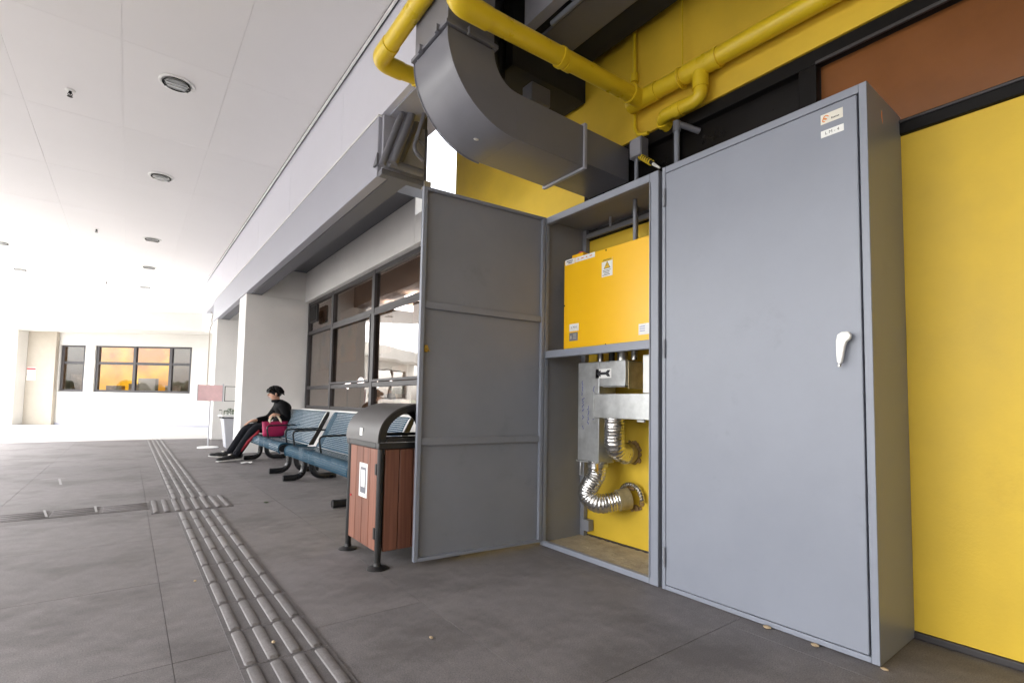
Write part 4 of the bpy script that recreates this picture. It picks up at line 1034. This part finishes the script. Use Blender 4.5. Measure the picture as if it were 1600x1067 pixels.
def shoe(a, toe, nm):
    a, toe = Vector(a), Vector(toe); d = (toe-a); d.normalize(); s_ = d.cross(Vector((0, 0, 1))).normalized(); up__ = s_.cross(d)
    o_ = None; M_ = Matrix((d, s_, up__)).transposed()
    u = MB()
    for (t, w_, h_, z) in ((-.02, .040, .045, .03), (.06, .042, .045, .025), (.13, .045, .036, .012), (.19, .040, .028, .004)):
        u.ball(a+d*t+up__*(z-.035), 1, 12, 8, (.075, w_, h_), M_)
    so = u.build('shoe', 'shoe', pe)
    q = MB()
    for (t, w_) in ((-.02, .043), (.06, .045), (.13, .048), (.19, .043)): q.ball(a+d*t-up__*.055, 1, 12, 6, (.078, w_, .014), M_)
    q.build('sole', 'sole', so)
    MB().ball(a+d*.075+up__*.018, 1, 10, 6, (.04, .03, .014), M_).build('tongue', 'sole', so)
shoe((1.265, 8.12, .082), (1.05, 8.09, .072), 'r'); shoe((1.215, 8.36, .092), (1.00, 8.40, .115), 'l')

# handbag
hbg = thing('handbag', (1.68, 7.80, .37), 'magenta handbag with cream handles standing on the bench beside the person', 'bag')
nx = 14; v = []; f = []
secs = [(.372, .145, .055), (.385, .155, .062), (.45, .158, .058), (.53, .165, .045), (.575, .172, .022)]
for z, a, b in secs:
    for k in range(28):
        t = 2*math.pi*k/28; c_, s_ = math.cos(t), math.sin(t)
        v.append((1.685+a*math.copysign(abs(c_)**.5, c_), 7.79+b*math.copysign(abs(s_)**.6, s_), z+.004*math.sin(5*t)))
for i in range(len(secs)-1):
    for k in range(28): f.append((i*28+k, i*28+(k+1) % 28, (i+1)*28+(k+1) % 28, (i+1)*28+k))
f.append(tuple(range(28))[::-1]); f.append(tuple((len(secs)-1)*28+k for k in range(28)))
MB().add(v, f).build('bag_body', 'magenta', hbg)
for dy in (-.022, .022):
    MB().tube([(1.61, 7.79+dy, .555), (1.615, 7.80+dy, .60), (1.645, 7.82+dy*.7, .65), (1.685, 7.835+dy*.4, .668), (1.725, 7.82+dy*.7, .65), (1.755, 7.80+dy, .60), (1.765, 7.79+dy, .555)], .0105, 8).build('handle', 'strap', hbg)

# ================================================================== PLANTER, SIGNS, LITTER
pl = thing('planter', (1.55, 10.5, 0), 'tapered pale grey tub with white top and green leaves beside the column', 'planter')
def frustum(x0, x1, y0, y1, X0, X1, Y0_, Y1_, z0, z1):
    v = [(x0, y0, z0), (x1, y0, z0), (x1, y1, z0), (x0, y1, z0), (X0, Y0_, z1), (X1, Y0_, z1), (X1, Y1_, z1), (X0, Y1_, z1)]
    return MB().add(v, [(3, 2, 1, 0), (4, 5, 6, 7), (0, 1, 5, 4), (1, 2, 6, 5), (2, 3, 7, 6), (3, 0, 4, 7)])
frustum(1.44, 1.72, 10.36, 10.66, 1.37, 1.78, 10.30, 10.72, .0, .56).build('tub', 'planter', pl, .012)
MB().box(1.335, 1.80, 10.28, 10.74, .562, .60).build('rim', 'bag_white', pl, .012)
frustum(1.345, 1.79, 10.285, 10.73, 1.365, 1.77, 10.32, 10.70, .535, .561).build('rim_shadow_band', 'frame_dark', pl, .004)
box('corner_post', 'frame_dark', pl, 1.782, 1.798, 10.29, 10.32, .0, .561, .002)
lf = MB()
for k in range(34):
    c = Vector((random.uniform(1.36, 1.76), random.uniform(10.33, 10.7), .60)); a = random.uniform(0, 6.28); l_ = random.uniform(.05, .10); up2 = random.uniform(.03, .11)
    d = Vector((math.cos(a), math.sin(a), 0)); s_ = Vector((-d.y, d.x, 0))*l_*.28; t = c+Vector((0, 0, up2))
    lf.tube([c, t], .003, 4)
    lf.add([t, t+d*l_*.5+s_+Vector((0, 0, .015)), t+d*l_+Vector((0, 0, -.01)), t+d*l_*.5-s_+Vector((0, 0, .015))], [(0, 1, 2, 3)])
o = lf.build('foliage', 'leaf', pl)
ps = thing('pink_sign', (1.19, 10.6, 0), 'pale pink notice board on a thin post with a round white foot', 'sign')
bd = box('board', 'pink', ps, .985, 1.375, 10.59, 10.615, .845, 1.135, .003)
MB().box(.975, .986, 10.585, 10.62, .835, 1.145).box(1.374, 1.388, 10.585, 10.62, .835, 1.16).build('board_frame', 'planter', ps, .002)
MB().tube([(1.185, 10.60, .03), (1.185, 10.60, .845)], .012, 12).build('post', 'planter', ps)
MB().lathe((1.185, 10.60, 0), [(.17, 0), (.17, .012), (.15, .02), (.02, .03)], 28).build('foot', 'bag_white', ps)
ns_ = thing('notice_stand', (1.6, 11.0, 0), 'white notice in a thin dark frame on a post behind the planter', 'sign')
box('sheet', 'label', ns_, 1.47, 1.72, 10.99, 11.0, .85, 1.12, 0)
MB().box(1.46, 1.47, 10.985, 11.005, .84, 1.13).box(1.72, 1.73, 10.985, 11.005, .84, 1.13).box(1.47, 1.72, 10.985, 11.005, 1.12, 1.13).box(1.47, 1.72, 10.985, 11.005, .84, .85).build('frame', 'frame_dark', ns_, .001)
MB().tube([(1.705, 11.0, 0.02), (1.705, 11.0, .84)], .009, 10).build('post', 'frame_dark', ns_)
MB().lathe((1.705, 11.0, 0), [(.12, 0), (.12, .012), (.02, .02)], 24).build('foot', 'planter', ns_)
dc = thing('old_downpipe', (1.46, 13.9, 0), 'thin stained cable pipe with a crooked top running down the white corner', 'pipe')
MB().tube([(1.43, 13.5, .9), (1.43, 13.5, 2.45), (1.44, 13.5, 2.55), (1.47, 13.5, 2.62), (1.455, 13.5, 2.72), (1.47, 13.5, 2.85), (1.43, 13.5, 2.9)], .012, 8).build('pipe_tube', 'cream', dc)

gl = MB(); c = Vector((.98, 4.72, .004))
for k in range(6):
    a = k*1.05; d = Vector((math.cos(a), math.sin(a), 0))*.022; s_ = Vector((-d.y, d.x, 0))*.4
    gl.add([c, c+d*.5+s_+Vector((0, 0, .01)), c+d+Vector((0, 0, .006)), c+d*.5-s_+Vector((0, 0, .012))], [(0, 1, 2, 3)])
o = gl.build('green_leaf', 'leaf'); tag(o, 'tiny bright green leaf lying on the grey paving in front of the benches', 'leaf')
sc_ = MB()
rg = random.Random(3); v = []; f = []
for i in range(5):
    for j in range(4): v.append((1.28+i*.03+rg.uniform(-.008, .008), 7.72+j*.035+rg.uniform(-.008, .008), .006+rg.uniform(0, .022)))
for i in range(4):
    for j in range(3): f.append((i*4+j, i*4+j+1, (i+1)*4+j+1, (i+1)*4+j))
o = sc_.add(v, f).build('paper_scrap', 'label', smooth=False); tag(o, 'crumpled white paper scrap on the paving under the person\'s bench', 'litter')
for x, y, lb_ in ((.30, 2.9, 'tan crumb on the paving left of the tactile strip'), (.46, 2.0, 'tan crumb lying in the middle of the tactile strip'), (.95, 1.72, 'tan crumb on the paving right of the tactile strip')):
    o = MB().ball((x, y, .012 if .33 < x < .62 else .004), .007, 6, 4, (1, 1.6, .5)).build('dry_crumb', 'chip')
    tag(o, lb_, 'crumb', 'tan crumbs near the tactile strip')
